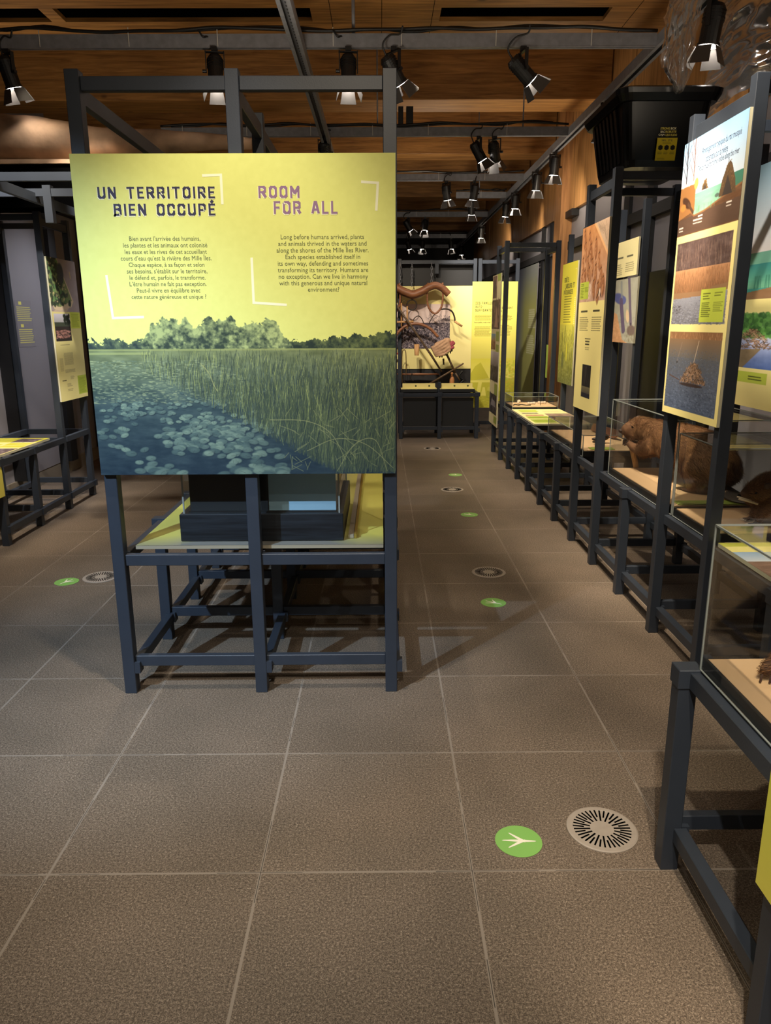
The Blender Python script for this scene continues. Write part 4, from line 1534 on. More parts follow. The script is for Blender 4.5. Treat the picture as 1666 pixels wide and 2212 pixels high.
def otter_panel():
    W, H = 230, 450
    c = Cv(W, H, CREAM)
    ih = int(0.545 * H)
    c.grad(0, 0, W, int(0.36 * H), (156, 194, 214), (250, 240, 234))
    c.rect(0, 0.355 * H, W, ih, (126, 186, 160))
    c.rect(0, 0.40 * H, W, ih, (70, 150, 140))
    c.grad(0, int(0.40 * H), W, int(0.50 * H), (66, 146, 140), (112, 176, 140))
    c.poly([(0, 0.515 * H), (0.3 * W, 0.495 * H), (0.6 * W, 0.44 * H), (W, 0.40 * H), (W, ih), (0, ih)], (140, 108, 78))
    c.noise(0, int(0.46 * H), W, ih, 18, 8, 8)
    for _ in range(12):
        x = random.uniform(0.06, 0.25) * W
        c.line(x, 0.50 * H, x + random.uniform(-3, 3), 0.45 * H, 1.4, (66, 130, 110))
    c.poly([(0.42 * W, 0.42 * H), (0.50 * W, 0.38 * H), (0.66 * W, 0.34 * H), (0.70 * W, 0.37 * H), (0.52 * W, 0.42 * H)], (104, 60, 44))
    a, b = int(0.605 * H), int(0.835 * H)
    x0, x1 = 0, int(0.44 * W)
    c.grad(x0, a, x1, b, (240, 232, 232), (84, 112, 178))
    for _ in range(520):
        u, v = random.random() ** 1.5 * 0.75, random.random()
        t = random.random()
        c.ell(x0 + u * (x1 - x0), a + v * 0.42 * (b - a), 4, 4, (44 + 70 * t, 84 + 90 * t, 46 + 40 * t), al=0.7)
    stick_heap(c, 0.12 * W, a + 0.62 * (b - a), 90, 34, 200)
    c.poly([(0, a + 0.66 * (b - a)), (0.22 * W, a + 0.62 * (b - a)), (0.05 * W, b), (0, b)], (128, 104, 62), 0.8)
    c.noise(x0, a, x1, b, 24, 12, 10)
    x0 = int(0.47 * W)
    c.rect(x0, a, W, b, (58, 50, 58))
    for _ in range(260):
        x, y = random.uniform(x0, W), random.uniform(a, b)
        t = random.random()
        c.line(x, y, x + random.uniform(-1, 1), min(b - 1, y + random.uniform(3, 18)), 1.3, (40 + 90 * t, 34 + 84 * t, 42 + 90 * t), 0.7)
    c.rect(0, 0.85 * H, 0.30 * W, 0.895 * H, LIME)
    c.bars(0.12 * W, 0.862 * H, 0.25 * W, 0.885 * H, 2, (60, 66, 28), 0.9)
    c.rect(0.44 * W, 0.855 * H, 0.98 * W, 0.985 * H, LIME)
    c.bars(0.48 * W, 0.872 * H, 0.92 * W, 0.885 * H, 1, (70, 76, 30), 0.9)
    c.bars(0.48 * W, 0.892 * H, 0.66 * W, 0.975 * H, 9, (60, 66, 28), 0.85)
    c.bars(0.70 * W, 0.892 * H, 0.95 * W, 0.96 * H, 7, (70, 76, 30), 0.75)
    return c


def island_panel():
    W, H = 170, 340
    c = Cv(W, H, (232, 222, 150))
    ih = int(0.368 * H)
    c.rect(0, 0, W, ih, (164, 150, 148))
    c.noise(0, 0, W, ih, 22, 8, 8)
    c.poly([(0, 0), (0.35 * W, 0), (0.50 * W, 0.10 * H), (0.66 * W, 0.20 * H), (0.80 * W, 0.29 * H), (0.70 * W, 0.33 * H), (0.30 * W, 0.36 * H), (0.1 * W, 0.35 * H), (0, 0.30 * H)], (214, 196, 160))
    c.poly([(0, 0), (0.33 * W, 0), (0.48 * W, 0.10 * H), (0.63 * W, 0.20 * H), (0.74 * W, 0.285 * H), (0.30 * W, 0.335 * H), (0.12 * W, 0.32 * H), (0, 0.27 * H)], (126, 140, 90))
    for _ in range(240):
        v = random.random() * 0.32
        u = random.random() * (0.30 + v * 1.25)
        if u > 0.72:
            continue
        t = random.random()
        if t < 0.55:
            c.ell(u * W, v * H, random.uniform(3, 9), random.uniform(3, 7), (50, 62, 52), al=0.8)
        elif t < 0.8:
            c.ell(u * W, v * H, random.uniform(2, 6), random.uniform(1, 3), (220, 196, 150), rot=random.uniform(-1, 1), al=0.8)
        else:
            c.ell(u * W, v * H, random.uniform(3, 8), random.uniform(2, 5), (104, 150, 92), al=0.7)
    c.ell(0.42 * W, 0.10 * H, 19, 24, (62, 68, 74))
    for q in ((0.76, 0.09), (0.77, 0.115)):
        c.ell(q[0] * W, q[1] * H, 3, 5, (200, 180, 130))
    c.poly([(0.05 * W, 0.368 * H), (0.2 * W, 0.34 * H), (0.65 * W, 0.325 * H), (0.5 * W, 0.368 * H)], (214, 194, 168), 0.8)
    x0, x1, y0, y1 = int(0.05 * W), int(0.60 * W), int(0.385 * H), int(0.575 * H)
    c.rect(x0, y0, x1, y1, (54, 48, 46))
    c.grad(x0, y0, x1, y0 + 20, (210, 206, 220), (176, 176, 176))
    c.rect(x0, y0 + 20, x1, y0 + 30, (70, 78, 64))
    for _ in range(46):
        c.ell(random.uniform(0.38, 0.58) * W, random.uniform(0.39, 0.45) * H, 5, 4, (38, 46, 36), al=0.8)
    for _ in range(120):
        x, y = random.uniform(x0, x1 - 16), random.uniform(y0 + 38, y1 - 8)
        t = random.random()
        c.line(x, y, x + random.uniform(6, 16), y + random.uniform(-1, 2), 1.6, (120 + 100 * t, 84 + 80 * t, 76 + 74 * t), 0.8)
    c.rect(0.62 * W, 0.37 * H, 0.985 * W, 0.485 * H, (206, 216, 84))
    c.bars(0.66 * W, 0.378 * H, 0.94 * W, 0.475 * H, 11, (130, 150, 40), 0.8)
    c.bars(0.15 * W, 0.595 * H, 0.55 * W, 0.605 * H, 1, (130, 118, 84), 0.8)
    c.bars(0.24 * W, 0.655 * H, 0.58 * W, 0.745 * H, 13, (128, 118, 88), 0.75, 0.05)
    c.bars(0.08 * W, 0.69 * H, 0.20 * W, 0.785 * H, 13, (160, 148, 104), 0.7, 0.05)
    c.bars(0.24 * W, 0.775 * H, 0.60 * W, 0.80 * H, 3, (128, 118, 88), 0.75, 0.05)
    c.bars(0.10 * W, 0.845 * H, 0.25 * W, 0.86 * H, 1, (60, 56, 40), 0.9)
    c.bars(0.40 * W, 0.825 * H, 0.55 * W, 0.85 * H, 4, (150, 140, 100), 0.8)
    c.bars(0.26 * W, 0.875 * H, 0.45 * W, 0.90 * H, 3, (140, 130, 92), 0.8)
    c.bars(0.26 * W, 0.915 * H, 0.5 * W, 0.935 * H, 2, (140, 130, 92), 0.8)
    c.rect(0.66 * W, 0.835 * H, 0.99 * W, 0.97 * H, (182, 198, 78))
    c.bars(0.69 * W, 0.845 * H, 0.96 * W, 0.962 * H, 14, (120, 136, 44), 0.8)
    return c


def winter_trees():
    W, H = 150, 170
    c = Cv(W, H, (226, 204, 196))
    c.rect(0, 0.42 * H, W, H, (70, 62, 72))
    for _ in range(4200):
        x = random.uniform(0, W)
        t = x / W
        y = random.uniform((0.50 - 0.25 * max(0, t - 0.55) / 0.45) * H, H)
        q = random.random()
        col = (36, 32, 44) if q < 0.5 else (206, 190, 188)
        a = random.uniform(0.3, 2.4)
        L = random.uniform(1.5, 6)
        c.line(x, y, x + L * math.cos(a), y + L * math.sin(a), random.uniform(0.6, 1.3), col, 0.65)
    for _ in range(160):
        x, y = random.uniform(0.6, 1) * W, random.uniform(0.26, 0.55) * H
        c.line(x, y, x + random.uniform(-6, 6), y - random.uniform(2, 10), 0.9, (90, 80, 84), 0.6)
    return c


def table_sheet(kind):
    if kind == 'left':
        W, H = 200, 150
        c = Cv(W, H, (240, 228, 150))
        for r in ((0, 0, 200, 40), (0, 55, 120, 82), (130, 46, 196, 84), (4, 92, 90, 146)):
            c.rect(*r, (214, 206, 70))
        c.rect(124, 6, 188, 40, (120, 100, 100))
        c.noise(124, 6, 188, 40, 120, 10, 10)
        c.rect(100, 92, 196, 146, (112, 96, 96))
        c.noise(100, 92, 196, 146, 120, 14, 14)
        c.rect(10, 58, 66, 80, (120, 106, 100))
        c.line(0, 88, 200, 60, 3, (244, 234, 170))
    elif kind == 'right':
        W, H = 200, 260
        c = Cv(W, H, (238, 224, 156))
        c.rect(20, 20, 92, 60, LIME)
        c.rect(16, 72, 80, 92, (120, 112, 92))
        c.noise(16, 72, 80, 92, 90, 8, 10)
        c.rect(18, 110, 88, 130, (190, 130, 96))
        c.noise(18, 110, 88, 130, 90, 8, 10)
        c.rect(12, 138, 94, 178, (160, 176, 66))
        c.rect(10, 190, 92, 246, (160, 176, 66))
        c.bars(18, 144, 86, 172, 7, (120, 140, 40), 0.7)
        c.bars(18, 196, 86, 240, 9, (120, 140, 40), 0.7)
        c.rect(102, 90, 198, 256, (150, 126, 106))
        c.noise(102, 90, 198, 256, 70, 8, 8)
        c.bars(110, 30, 190, 70, 7, (170, 160, 100), 0.7)
        c.rect(120, 200, 190, 240, (96, 84, 70))
    elif kind == 'near':
        W, H = 200, 220
        c = Cv(W, H, (236, 224, 140))
        c.rect(0, 0, 200, 26, (196, 196, 84))
        c.grad(0, 60, 200, 116, (150, 178, 206), (206, 214, 222))
        c.rect(0, 116, 200, 220, (140, 112, 96))
        for _ in range(300):
            x, y = random.uniform(0, 190), random.uniform(118, 216)
            t = random.random()
            c.line(x, y, x + random.uniform(6, 26), y - random.uniform(0, 6), 1.4, (92 + 100 * t, 70 + 86 * t, 60 + 76 * t), 0.8)
        c.line(110, 112, 140, 66, 4, (110, 100, 100))
        c.line(140, 66, 170, 92, 3, (110, 100, 100))
        c.line(128, 88, 152, 96, 2, (110, 100, 100))
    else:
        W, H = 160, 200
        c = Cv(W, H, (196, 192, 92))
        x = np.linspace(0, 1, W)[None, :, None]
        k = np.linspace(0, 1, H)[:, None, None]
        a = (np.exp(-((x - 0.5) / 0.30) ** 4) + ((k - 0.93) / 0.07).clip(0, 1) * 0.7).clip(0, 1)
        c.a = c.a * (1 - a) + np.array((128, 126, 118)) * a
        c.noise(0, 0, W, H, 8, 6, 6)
    return c

X3 = (1, 0, 0)
Y3 = (0, 1, 0)
NY = (0, -1, 0)
DN = (0, 0, -1)

# ------------------------------------------------------------------ central stand with the big yellow panel
G = 0.549
cy = [2.843 + G * i for i in range(5)]
cs = stand('exhibit_stand', 'blue-grey post stand holding the big yellow marsh panel with two titles', 'display stand',
           [-1.086, -0.535, 0.012], cy, tall=[(0, 0), (1, 0), (2, 0), (0, 4), (2, 4)], tops=[(0, 4)])
for x in (-0.535,):
    MB().box(x, x + S, cy[1], cy[1] + S, 2.13, HIGH).build('hanging_post', M['frame'], cs, bevel=0.002)
MB().box(-1.004, 0.006, 2.895, 5.02, 0.620, 0.634).build('table_top', M['taupe_card'], cs)
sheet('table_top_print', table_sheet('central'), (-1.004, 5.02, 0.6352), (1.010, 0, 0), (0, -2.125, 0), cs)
bd_ = panel(cs, (-1.0865, 2.822, 2.088), X3, 1.142, DN, 1.144, marsh(), 0.019, 'title_panel')


def U_(x):
    return x + 1.0865


def V_(z):
    return 2.088 - z


GLYPH = {
    'U': (0.56, [[(0, 1), (0, .16), (.15, 0), (.41, 0), (.56, .16), (.56, 1)]]),
    'N': (0.56, [[(0, 0), (0, 1)], [(0, 1), (.56, 0)], [(.56, 0), (.56, 1)]]),
    'T': (0.58, [[(0, 1), (.58, 1)], [(.29, 1), (.29, 0)]]),
    'E': (0.46, [[(.46, 1), (0, 1), (0, 0), (.46, 0)], [(0, .52), (.38, .52)]]),
    'R': (0.56, [[(0, 0), (0, 1), (.40, 1), (.54, .87), (.54, .60), (.40, .48), (0, .48)], [(.28, .48), (.56, 0)]]),
    'I': (0.0, [[(0, 1), (0, 0)]]),
    'O': (0.56, [[(.15, 0), (.41, 0), (.56, .16), (.56, .84), (.41, 1), (.15, 1), (0, .84), (0, .16), (.15, 0)]]),
    'B': (0.55, [[(0, 0), (0, 1), (.38, 1), (.52, .90), (.52, .64), (.38, .54), (0, .54)], [(.38, .54), (.55, .42), (.55, .13), (.40, 0), (0, 0)]]),
    'C': (0.55, [[(.55, .70), (.55, .84), (.41, 1), (.14, 1), (0, .84), (0, .16), (.14, 0), (.41, 0), (.55, .16), (.55, .30)]]),
    'P': (0.54, [[(0, 0), (0, 1), (.40, 1), (.54, .87), (.54, .58), (.40, .45), (0, .45)]]),
    'M': (0.70, [[(0, 0), (0, 1)], [(0, 1), (.35, .38)], [(.35, .38), (.70, 1)], [(.70, 1), (.70, 0)]]),
    'F': (0.46, [[(.46, 1), (0, 1), (0, 0)], [(0, .50), (.38, .50)]]),
    'A': (0.60, [[(0, 0), (.24, 1), (.36, 1), (.60, 0)], [(.10, .30), (.50, .30)]]),
    'L': (0.44, [[(0, 1), (0, 0), (.44, 0)]]),
    '\u00c9': (0.46, [[(.46, 1), (0, 1), (0, 0), (.46, 0)], [(0, .52), (.38, .52)], [(.18, 1.20), (.32, 1.38)]]),
    'D': (0.55, [[(0, 0), (0, 1), (.40, 1), (.55, .85), (.55, .15), (.40, 0), (0, 0)]]),
    'S': (0.54, [[(.54, .80), (.54, .88), (.40, 1), (.14, 1), (0, .88), (0, .64), (.12, .54), (.42, .46), (.54, .36), (.54, .13), (.40, 0), (.14, 0), (0, .13), (0, .22)]]),
    'G': (0.55, [[(.55, .78), (.55, .86), (.41, 1), (.14, 1), (0, .84), (0, .16), (.14, 0), (.41, 0), (.55, .16), (.55, .45), (.32, .45)]]),
    '-': (0.30, [[(0, .5), (.30, .5)]]),
    ',': (0.05, [[(.04, .05), (0, -.18)]]),
    '\u00ca': (0.46, [[(.46, 1), (0, 1), (0, 0), (.46, 0)], [(0, .52), (.38, .52)], [(.06, 1.22), (.23, 1.38)], [(.23, 1.38), (.40, 1.22)]]),
    '\u00c2': (0.60, [[(0, 0), (.24, 1), (.36, 1), (.60, 0)], [(.10, .30), (.50, .30)], [(.13, 1.22), (.30, 1.38)], [(.30, 1.38), (.47, 1.22)]]),
    ' ': (0.34, [])}


def title_line(board, text, u0, u1, v0, v1, lift, mat, name):
    """heavy condensed capitals drawn with flat strokes"""
    O, U, V, N = b_frame[board.name]
    sw, gap = 0.20, 0.46
    x, glyphs = 0.0, []
    for ch in text:
        w, st = GLYPH[ch]
        glyphs.append((x, st))
        x += w + gap
    W = x - gap + sw
    sx, sy = (u1 - u0) / W, (v1 - v0) / (1 + sw)
    mb = MB()
    k = 0
    for gx, st in glyphs:
        if not st and mb.v:
            mb.build(name, mat, board)
            mb = MB()
        for line in st:
            P_ = [(u0 + (gx + a + sw / 2) * sx, v1 - (b + sw / 2) * sy) for a, b in line]
            for i, (p, q) in enumerate(zip(P_[:-1], P_[1:])):
                k += 1
                dx, dy = q[0] - p[0], q[1] - p[1]
                L = math.hypot(dx, dy)
                dx, dy = dx / L, dy / L
                # stroke width differs a little with direction because the letters are condensed
                h = sw / 2 * (sx * abs(dy) + sy * abs(dx))
                e = h * (0.98 if (abs(dx) < 0.01 or abs(dy) < 0.01) else 0.35)
                o_ = O + N * (lift + 0.00004 * (k % 9))
                c4 = [(p[0] - dx * e - dy * h, p[1] - dy * e + dx * h), (q[0] + dx * e - dy * h, q[1] + dy * e + dx * h),
                      (q[0] + dx * e + dy * h, q[1] + dy * e - dx * h), (p[0] - dx * e + dy * h, p[1] - dy * e - dx * h)]
                mb.add([o_ + U * a + V * b for a, b in c4], [(0, 1, 2, 3)])
    return mb.build(name, mat, board)


for text, x0, x1, z0, z1, mt in (('UN TERRITOIRE', -0.999, -0.584, 1.980, 1.941, 'ink'), ('BIEN OCCUP\u00c9', -0.947, -0.586, 1.924, 1.884, 'ink'),
                                 ('ROOM', -0.430, -0.285, 1.981, 1.942, 'ink_mauve'), ('FOR ALL', -0.378, -0.151, 1.931, 1.888, 'ink_mauve')):
    title_line(bd_, text, U_(x0) - 0.0022, U_(x1) - 0.0022, V_(z0) + 0.0025, V_(z1) + 0.0025, 0.0, M['ink_white'], 'title_highlight')
    title_line(bd_, text, U_(x0), U_(x1), V_(z0), V_(z1), 0.00022, M[mt], 'title_word')
fr = ['Bien avant l\u2019arriv\u00e9e des humains,', 'les plantes et les animaux ont colonis\u00e9', 'les eaux et les rives de cet accueillant',
      'cours d\u2019eau qu\u2019est la rivi\u00e8re des Mille \u00celes.', 'Chaque esp\u00e8ce, \u00e0 sa fa\u00e7on et selon', 'ses besoins, s\u2019\u00e9tablit sur le territoire,',
      'le d\u00e9fend et, parfois, le transforme.', 'L\u2019\u00eatre humain ne fait pas exception.', 'Peut-il vivre en \u00e9quilibre avec', 'cette nature g\u00e9n\u00e9reuse et unique ?']
en = ['Long before humans arrived, plants', 'and animals thrived in the waters and', 'along the shores of the Mille \u00celes River.', 'Each species established itself in',
      'its own way, defending and sometimes', 'transforming its territory. Humans are', 'no exception. Can we live in harmony', 'with this generous and unique natural', 'environment?']
lettering(bd_, [(fr, U_(-0.938), U_(-0.610), V_(1.815), V_(1.594), {})], M['ink_body'], 'french_text')
lettering(bd_, [(en, U_(-0.374), U_(-0.042), V_(1.819), V_(1.622), {})], M['ink_body'], 'english_text')
O_, Uu, Vv, Nn = b_frame[bd_.name]
for pts in ([(-0.626, 2.016), (-0.560, 2.018), (-0.560, 1.921)], [(-0.066, 1.994), (-0.007, 1.990), (-0.013, 1.898)],
            [(-0.995, 1.683), (-0.985, 1.532), (-0.871, 1.535)], [(-0.465, 1.741), (-0.465, 1.584), (-0.344, 1.576)]):
    a_, b_, c_ = [Vector((p[0], 0, p[1])) for p in pts]
    d1, d2 = (b_ - a_).normalized(), (c_ - b_).normalized()
    n1, n2 = Vector((-d1.z, 0, d1.x)), Vector((-d2.z, 0, d2.x))
    h_ = 0.0044
    mi = (n1 + n2).normalized() * (h_ * 1.41)
    loop = [a_ + n1 * h_, b_ + mi, c_ + n2 * h_, c_ - n2 * h_, b_ - mi, a_ - n1 * h_]
    MB().add([(p.x, O_.y, p.z) for p in loop], [(0, 1, 4, 5), (1, 2, 3, 4)]).build('corner_bracket', M['ink_white'], bd_)

# black case behind the panel
bc = thing('display_case', 'black oak plinth case with clear cover standing on the table behind the yellow panel', 'display case', (-0.5, 3.2, 0.637))
MB().box(-0.832, -0.158, 2.945, 3.62, 0.637, 0.752).build('plinth', M['black_oak'], bc, bevel=0.003)
MB().box(-0.80, -0.19, 2.975, 3.59, 0.752, 0.757).build('inner_deck', M['black'], bc)
g = MB()
for x0, x1, y0, y1 in ((-0.815, -0.809, 2.966, 3.594), (-0.181, -0.175, 2.966, 3.594), (-0.815, -0.175, 2.960, 2.966), (-0.815, -0.175, 3.594, 3.600)):
    g.box(x0, x1, y0, y1, 0.7525, 1.30)
g.box(-0.815, -0.175, 2.96, 3.6, 1.30, 1.306)
cov = g.build('acrylic_cover', M['glass'], bc)
e = MB()
for x in (-0.815, -0.175):
    for y in (2.96, 3.60):
        e.box(x - 0.003, x + 0.003, y - 0.003, y + 0.003, 0.7525, 1.306)
e.build('polished_edge', M['glass_edge'], cov)
MB().box(-0.795, -0.50, 2.99, 3.005, 0.757, 1.22).build('dark_board', M['frame_dark'], bc)
MB().box(-0.468, -0.19, 2.99, 3.005, 0.757, 1.22).build('blue_board', M['blue_card'], bc)
MB().box(-0.50, -0.468, 2.985, 3.01, 0.757, 1.22).build('divider', M['black'], bc)
st_ = thing('reflection_strip', 'narrow gold edged strip beside the black case, added as a reflection in its glass', 'reflection strip', (-0.12, 3.7, 0.637))
MB().box(-0.140, -0.118, 2.98, 4.6, 0.637, 0.652).build('strip', M['taupe_card'], st_)  # strip and gold edge added to imitate a reflection in the glass side
MB().box(-0.116, -0.106, 2.98, 4.6, 0.637, 0.656).build('reflection_edge', M['brass'], st_)

# ------------------------------------------------------------------ right hand row
RX = [1.333, 1.882]
KY = [2.895 + 0.5415 * k for k in range(12)]


def side_panel(parent, x, yfar, w, ztop, h, cv, name='panel'):
    """board on the aisle side of a right hand stand, read from the aisle"""
    return panel(parent, (x, yfar, ztop), NY, w, DN, h, cv, 0.011, name)


A = stand('exhibit_stand', 'tall dark stand with the illustrated lodge panel, nearest on the right', 'display stand', RX, KY[0:2],
          tall=[(0, 0), (0, 1), (1, 0), (1, 1)], tops=[(0, 1)], group=None)
pa = side_panel(A, 1.322, 3.478, 0.580, 2.250, 1.145, lodge_panel(), 'lodge_panel')
lettering(pa, [(['Am\u00e9nagement typique du rat musqu\u00e9'], 0.19, 0.535, 0.052, 0.084, {}), (['observable sur la rivi\u00e8re'], 0.235, 0.43, 0.086, 0.114, {}),
               (['Typical muskrat home, visible along the river'], 0.165, 0.53, 0.116, 0.146, {})], M['ink'], 'panel_heading')
tB0 = stand('display_table', 'low dark display table at the photo right edge under the muskrat graphics', 'display table', RX, [2.3535], spans=(None, KY[0]))
tB1 = stand('display_table', 'low dark display table carrying the beaver case, between two tall panels', 'display table', RX, [KY[2]], tall=[(1, 0)], spans=(KY[1] + S, KY[3]))
B = stand('exhibit_stand', 'tall dark stand with the panel of brown ducks, black storage bin on top', 'display stand', RX, KY[3:5],
          tall=[(0, 0), (0, 1), (1, 0), (1, 1)], tops=[(0, 1)])
side_panel(B, 1.322, 5.100, 0.580, 2.100, 1.145, ducks_panel(), 'ducks_panel')
tB2 = stand('display_table', 'low dark display table under the skull case with a painted birch picture behind', 'display table', RX, KY[5:7], tall=[(1, 0), (1, 1)], spans=(KY[4] + S, KY[7]))
tB3 = stand('display_table', 'low dark display table under the yellow-green table graphic beyond the skull case', 'display table', RX, KY[7:10], tall=[(1, 1), (1, 2)], spans=(None, KY[10]))
C_ = stand('exhibit_stand', 'farthest tall dark stand on the right with a narrow collage panel', 'display stand', RX, KY[10:12],
           tall=[(0, 0), (0, 1), (1, 0), (1, 1)], tops=[(0, 1)])
side_panel(C_, 1.322, 9.06, 0.600, 2.045, 1.695, collage_panel(), 'collage_panel')

# boards standing on the wall side of the row
pf = side_panel(tB3, 1.870, 7.93, 0.60, 2.085, 1.175, field_panel(), 'field_panel')
for text, u0, u1, v0, v1 in (('FOR\u00caTS,', 0.10, 0.29, 0.135, 0.180), ('LABOURS ET', 0.14, 0.52, 0.195, 0.240), ('P\u00c2TURAGES', 0.10, 0.45, 0.256, 0.300)):
    title_line(pf, text, u0, u1, v0, v1, 0.0003, M['ink_body'], 'title_word')
cv = Cv(140, 66, (242, 232, 176))
cv.bars(10, 26, 54, 34, 1, (70, 70, 56), 0.8, 0.2, 3)
cv.bars(76, 26, 116, 34, 1, (70, 70, 56), 0.8, 0.2, 3)
cv.bars(4, 40, 58, 62, 6, (130, 124, 90), 0.8)
cv.bars(70, 40, 126, 58, 5, (130, 124, 90), 0.8)
side_panel(tB2, 1.862, 6.16, 0.54, 2.11, 0.262, cv, 'cream_text_board')
side_panel(tB2, 1.872, 6.15, 0.55, 1.835, 0.475, birch_panel(), 'birch_picture')
ocv = otter_panel()
ocv.a = np.ascontiguousarray(ocv.a[:, :123])
ocv.w = 123
side_panel(tB1, 1.871, 3.935, 0.56, 2.252, 1.163, ocv, 'otter_panel')

# graphics lying on the tables
gr = thing('table_graphic', 'cream table top graphic with green text boxes, between two glass cases', 'table graphic', (1.39, 6.66, 0.622))
MB().box(1.372, 1.875, 6.62, 7.79, 0.619, 0.634).build('board', M['panel_back'], gr)
sheet('print', table_sheet('right'), (1.372, 7.79, 0.6352), (0.503, 0, 0), (0, -1.17, 0), gr)
gn = thing('table_graphic', 'table top graphic with pale blue and brown picture at the right edge', 'table graphic', (1.38, 2.4, 0.622))
MB().box(1.372, 1.90, 2.42, 2.885, 0.619, 0.634).build('board', M['panel_back'], gn)
sheet('print', table_sheet('near'), (1.372, 2.885, 0.6352), (0.528, 0, 0), (0, -0.465, 0), gn)

# glass cases of the row
case('long clear case over the stuffed beaver', 1.384, 1.872, 3.415, 4.425, 0.616, 1.066)
o = MB().box(1.43, 1.84, 3.445, 3.53, 0.6556, 0.659).build('label_strip', M['green_label'])
tag(o, 'green label strip lying at the near end of the beaver case', 'label')
case('clear case over the stuffed muskrat beside the nearest tall post', 1.384, 1.872, 2.95, 3.398, 0.616, 1.011, inset=0.012)
case('low clear case with a small skull, beyond the ducks panel', 1.384, 1.850, 5.02, 6.10, 0.616, 0.763)
o = MB().box(1.46, 1.62, 5.06, 5.16, 0.6556, 0.6585).build('label_strip', M['green_label'])
tag(o, 'small green label in the skull case', 'label')
case('far low clear case with small bones and tools near the collage panel', 1.384, 1.868, 7.83, 8.295, 0.616, 0.762, inset=0.012)

# ------------------------------------------------------------------ nearest stand, bottom right
N_ = stand('exhibit_stand', 'nearest dark stand at the bottom right with a clear case and a yellow hanging board', 'display stand', [0.785, 1.333], [1.235, 1.780])
cv = Cv(60, 50, (214, 214, 84))
cv.grad(0, 0, 60, 50, (206, 208, 78), (226, 216, 92))
side_panel(N_, 0.776, 1.300, 0.66, 0.655, 0.280, cv, 'hanging_board')
case('nearest clear case with a tan board at the bottom right', 0.838, 1.329, 0.70, 1.782, 0.619, 1.014, inset=0.012)

# ------------------------------------------------------------------ left hand row
LX = [-3.225, -2.676]
LY = [5.014, 5.544, 6.092, 6.617]
lt = stand('display_table', 'low dark display table with yellow graphics at the left edge', 'display table', LX, LY[0:2], spans=(None, LY[2]))
gl = thing('table_graphic', 'yellow table top graphic with small photographs at the left edge', 'table graphic', (-3.0, 5.4, 0.622))
MB().box(-3.20, -2.655, 5.07, 5.90, 0.619, 0.634).build('board', M['panel_back'], gl)
sheet('print', table_sheet('left'), (-3.20, 5.90, 0.6352), (0.545, 0, 0), (0, -0.83, 0), gl)
MB().box(-2.624, -2.618, 4.45, 5.03, 0.360, 0.622).build('hanging_board', M['ink_yellow'], lt)
ls = stand('exhibit_stand', 'tall dark stand at the left with an island photograph panel', 'display stand', LX, LY[2:4],
           tall=[(0, 0), (0, 1), (1, 0), (1, 1)], tops=[(0, 1)])
panel(ls, (-2.616, 6.110, 2.034), Y3, 0.560, DN, 1.135, island_panel(), 0.011, 'island_panel')
# grey text board in front of the left wall
tw = thing('wall_text_board', 'grey board with two yellow text blocks on the left wall', 'text board', (-3.2, 6.9, 0.14))
MB().box(-3.32, -3.305, 6.74, 7.60, 0.14, 2.50).build('board', M['grey_wall'], tw)
cv = Cv(60, 120, (128, 124, 128))
for y0, y1, n in ((0.13, 0.45, 8), (0.60, 0.92, 7)):
    cv.bars(4, y0 * 120, 56, y1 * 120, n, (222, 212, 110), 0.9, 0.15)
    cv.rect(14, (y0 - 0.09) * 120, 24, (y0 - 0.03) * 120, (222, 212, 110))
    cv.bars(14, (y1 + 0.02) * 120, 50, (y1 + 0.05) * 120, 1, (150, 146, 110), 0.8)
sheet('printed_text', cv, (-3.3035, 6.95, 1.735), (0, 0.33, 0), (0, 0, -0.42), tw)
# overhead bridge of rails joining the left stands
ob = thing('overhead_frame', 'overhead bridge of dark rails above the left aisle', 'overhead frame', (-2.3, 4.6, 2.3))
MB().box(-3.2, -1.10, 4.50, 4.53, 2.297, 2.343).build('cross_rail', M['frame'], ob)
MB().box(-3.2, -1.10, 5.02, 5.05, 2.297, 2.343).build('cross_rail', M['frame'], ob)
MB().box(-2.20, -2.17, 4.53, 6.40, 2.262, 2.318).build('depth_rail', M['frame'], ob)
MB().box(-2.24, -2.19, 4.49, 4.54, 2.02, 2.362).build('hanging_post', M['frame'], ob)
MB().box(-2.12, -2.07, 5.01, 5.06, 2.14, 2.362).build('hanging_post', M['frame'], ob)

